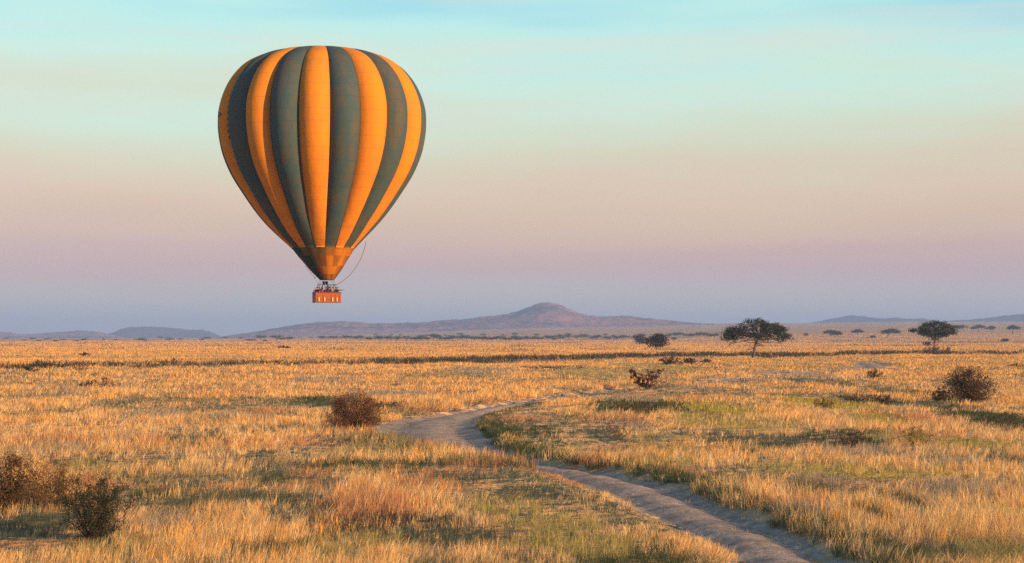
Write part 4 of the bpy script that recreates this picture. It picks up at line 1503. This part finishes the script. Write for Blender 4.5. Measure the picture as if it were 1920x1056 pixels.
def person(label, lx, ly, face, shirt, trousers, skin, hair, arms, height=1.7, hat=False):
    s = height / 1.74
    me = bpy.data.meshes.new('person')
    J = {'pelvis': (0, 0, .96, .145, .105), 'waist': (0, 0, 1.10, .125, .09), 'chest': (0, -.01, 1.32, .155, .105), 'collar': (0, 0, 1.46, .075, .065), 'neck': (0, -.005, 1.53, .052, .052),
         'jaw': (0, -.03, 1.59, .062, .075), 'brow': (0, -.01, 1.67, .078, .092), 'crown': (0, 0, 1.735, .055, .065)}
    E = [('pelvis', 'waist'), ('waist', 'chest'), ('chest', 'collar'), ('collar', 'neck'), ('neck', 'jaw'), ('jaw', 'brow'), ('brow', 'crown')]
    for sd, nm in ((-1, 'l'), (1, 'r')):
        J['sh' + nm] = (sd * .185, 0, 1.42, .062, .062)
        el, wr, hd = {'rest': ((.25, -.05, 1.17), (.20, -.25, 1.13), (.17, -.33, 1.12)), 'down': ((.24, .02, 1.15), (.25, -.06, .92), (.25, -.09, .83)),
                      'point': ((.42, -.10, 1.40), (.66, -.16, 1.42), (.76, -.18, 1.43)), 'up': ((.30, -.12, 1.55), (.22, -.2, 1.78), (.2, -.22, 1.87)),
                      'camera': ((.28, -.14, 1.28), (.10, -.20, 1.52), (.05, -.2, 1.58))}[arms[0 if sd < 0 else 1]]
        for n2, q, r in (('el', el, .044), ('wr', wr, .030), ('hd', hd, .036)):
            J[n2 + nm] = (sd * q[0], q[1], q[2], r, r)
        J['hip' + nm] = (sd * .095, 0, .90, .092, .092)
        J['kn' + nm] = (sd * .105, -.01, .50, .058, .058)
        J['an' + nm] = (sd * .105, .02, .09, .040, .040)
        J['to' + nm] = (sd * .115, -.15, .045, .040, .030)
        E += [('chest', 'sh' + nm), ('sh' + nm, 'el' + nm), ('el' + nm, 'wr' + nm), ('wr' + nm, 'hd' + nm), ('pelvis', 'hip' + nm), ('hip' + nm, 'kn' + nm), ('kn' + nm, 'an' + nm), ('an' + nm, 'to' + nm)]
    keys = list(J)
    me.from_pydata([(J[k][0] * s, J[k][1] * s, J[k][2] * s) for k in keys], [(keys.index(a), keys.index(b)) for a, b in E], [])
    tmp = bpy.data.objects.new('tmp', me)
    C.objects.link(tmp)
    tmp.modifiers.new('skin', 'SKIN')
    if not me.skin_vertices:
        bpy.context.view_layer.objects.active = tmp
    for i, k in enumerate(keys):
        sv = me.skin_vertices[0].data[i]
        sv.radius = (J[k][3] * s, J[k][4] * s)
        sv.use_root = (k == 'pelvis')
    sb = tmp.modifiers.new('sub', 'SUBSURF')
    sb.levels = sb.render_levels = 1
    dg = bpy.context.evaluated_depsgraph_get()
    mesh = bpy.data.meshes.new_from_object(tmp.evaluated_get(dg))
    bpy.data.objects.remove(tmp)
    mesh.name = 'body'
    for m_ in (M_SKIN[skin], shirt, trousers):
        mesh.materials.append(m_)
    for p in mesh.polygons:
        c = p.center / s
        mi = 2 if c.z < 1.0 and abs(c.x) < .22 else 1
        if c.z > 1.50 and abs(c.x) < .12:
            mi = 0
        p.material_index = mi
        p.use_smooth = True
    loc = Vector((bx, BD, bz)) + Matrix.Rotation(math.atan2(-bx, BD), 3, 'Z') @ bp_(lx, ly, 0.087)
    t = thing('person', label, 'person', loc, math.atan2(-bx, BD) + YAW + face, 'people in the balloon basket')
    obj('body', mesh, None, t)
    hm = MB()
    rows = []
    for i in range(7):
        ph = math.pi * 0.56 * i / 6
        rows.append([((.088 * math.sin(ph) + .002) * math.cos(a) * s, ((.102 * math.sin(ph) + .002) * math.sin(a) + 0.008) * s, (1.665 + .095 * math.cos(ph)) * s) for a in np.linspace(0, 2 * math.pi, 12, endpoint=False)])
    hm.quad_grid(rows, closed=True)
    if hat:
        hm.quad_grid([[((r_) * math.cos(a) * s, (r_ + .01) * math.sin(a) * s, z_ * s) for a in np.linspace(0, 2 * math.pi, 14, endpoint=False)] for r_, z_ in ((.08, 1.70), (.17, 1.685), (.17, 1.675), (.08, 1.69))], closed=True)
    hm.build('hat' if hat else 'hair', M_HAIR[2] if hat else M_HAIR[hair], t, True)
    return t


def cloth(name, c):
    return mat_plain('cloth_' + name, c, 0.85, 0.2, 14)


CL = {'navy': cloth('navy', (0.025, 0.03, 0.07)), 'red': cloth('red', (0.42, 0.03, 0.06)), 'teal': cloth('teal', (0.02, 0.07, 0.10)), 'black': cloth('black', (0.02, 0.02, 0.025)),
      'tan': cloth('tan', (0.42, 0.24, 0.09)), 'plum': cloth('plum', (0.10, 0.03, 0.10)), 'white': cloth('white', (0.65, 0.6, 0.6)), 'grey': cloth('grey', (0.12, 0.11, 0.13))}
person('person in dark jacket with pale collar at the left end of the basket', -1.22, -0.32, R(-20), CL['navy'], CL['black'], 0, 0, ('rest', 'camera'), 1.66)
person('person in plum top second from the left basket end', -0.92, 0.22, R(10), CL['plum'], CL['black'], 0, 1, ('rest', 'rest'), 1.68)
person('person in bright red jacket leaning at the basket front', -0.56, -0.42, R(0), CL['red'], CL['grey'], 0, 0, ('rest', 'rest'), 1.56)
person('tall pilot in teal shirt under the burner', 0.08, 0.0, R(30), CL['teal'], CL['black'], 1, 0, ('up', 'down'), 1.84)
person('person in dark clothes right of the pilot', 0.44, 0.32, R(-10), CL['black'], CL['black'], 0, 0, ('rest', 'camera'), 1.76)
person('person in tan jacket right of the basket middle', 0.60, -0.40, R(15), CL['tan'], CL['grey'], 0, 1, ('rest', 'rest'), 1.70)
person('person in black behind the tan jacket', 0.86, 0.25, R(40), CL['black'], CL['black'], 1, 0, ('down', 'rest'), 1.74)
person('person in navy pointing an arm out at the right basket end', 1.22, -0.28, R(10), CL['navy'], CL['black'], 0, 0, ('rest', 'point'), 1.68, False)
person('person with straw hat behind the left end of the basket', -1.2, 0.42, R(160), CL['grey'], CL['black'], 0, 1, ('rest', 'rest'), 1.66, True)
person('person in black leaning on the front rim left of the middle', -0.26, -0.46, R(-5), CL['black'], CL['grey'], 0, 0, ('rest', 'rest'), 1.64)
person('person in plum top right beside the pilot at the front', 0.22, -0.44, R(10), CL['plum'], CL['black'], 0, 0, ('rest', 'rest'), 1.66)
person('person in dark teal near the right end of the basket front', 0.96, -0.42, R(5), CL['teal'], CL['black'], 0, 1, ('rest', 'camera'), 1.70)
person('person in navy behind the red jacket', -0.5, 0.3, R(-30), CL['navy'], CL['black'], 1, 0, ('camera', 'rest'), 1.76)
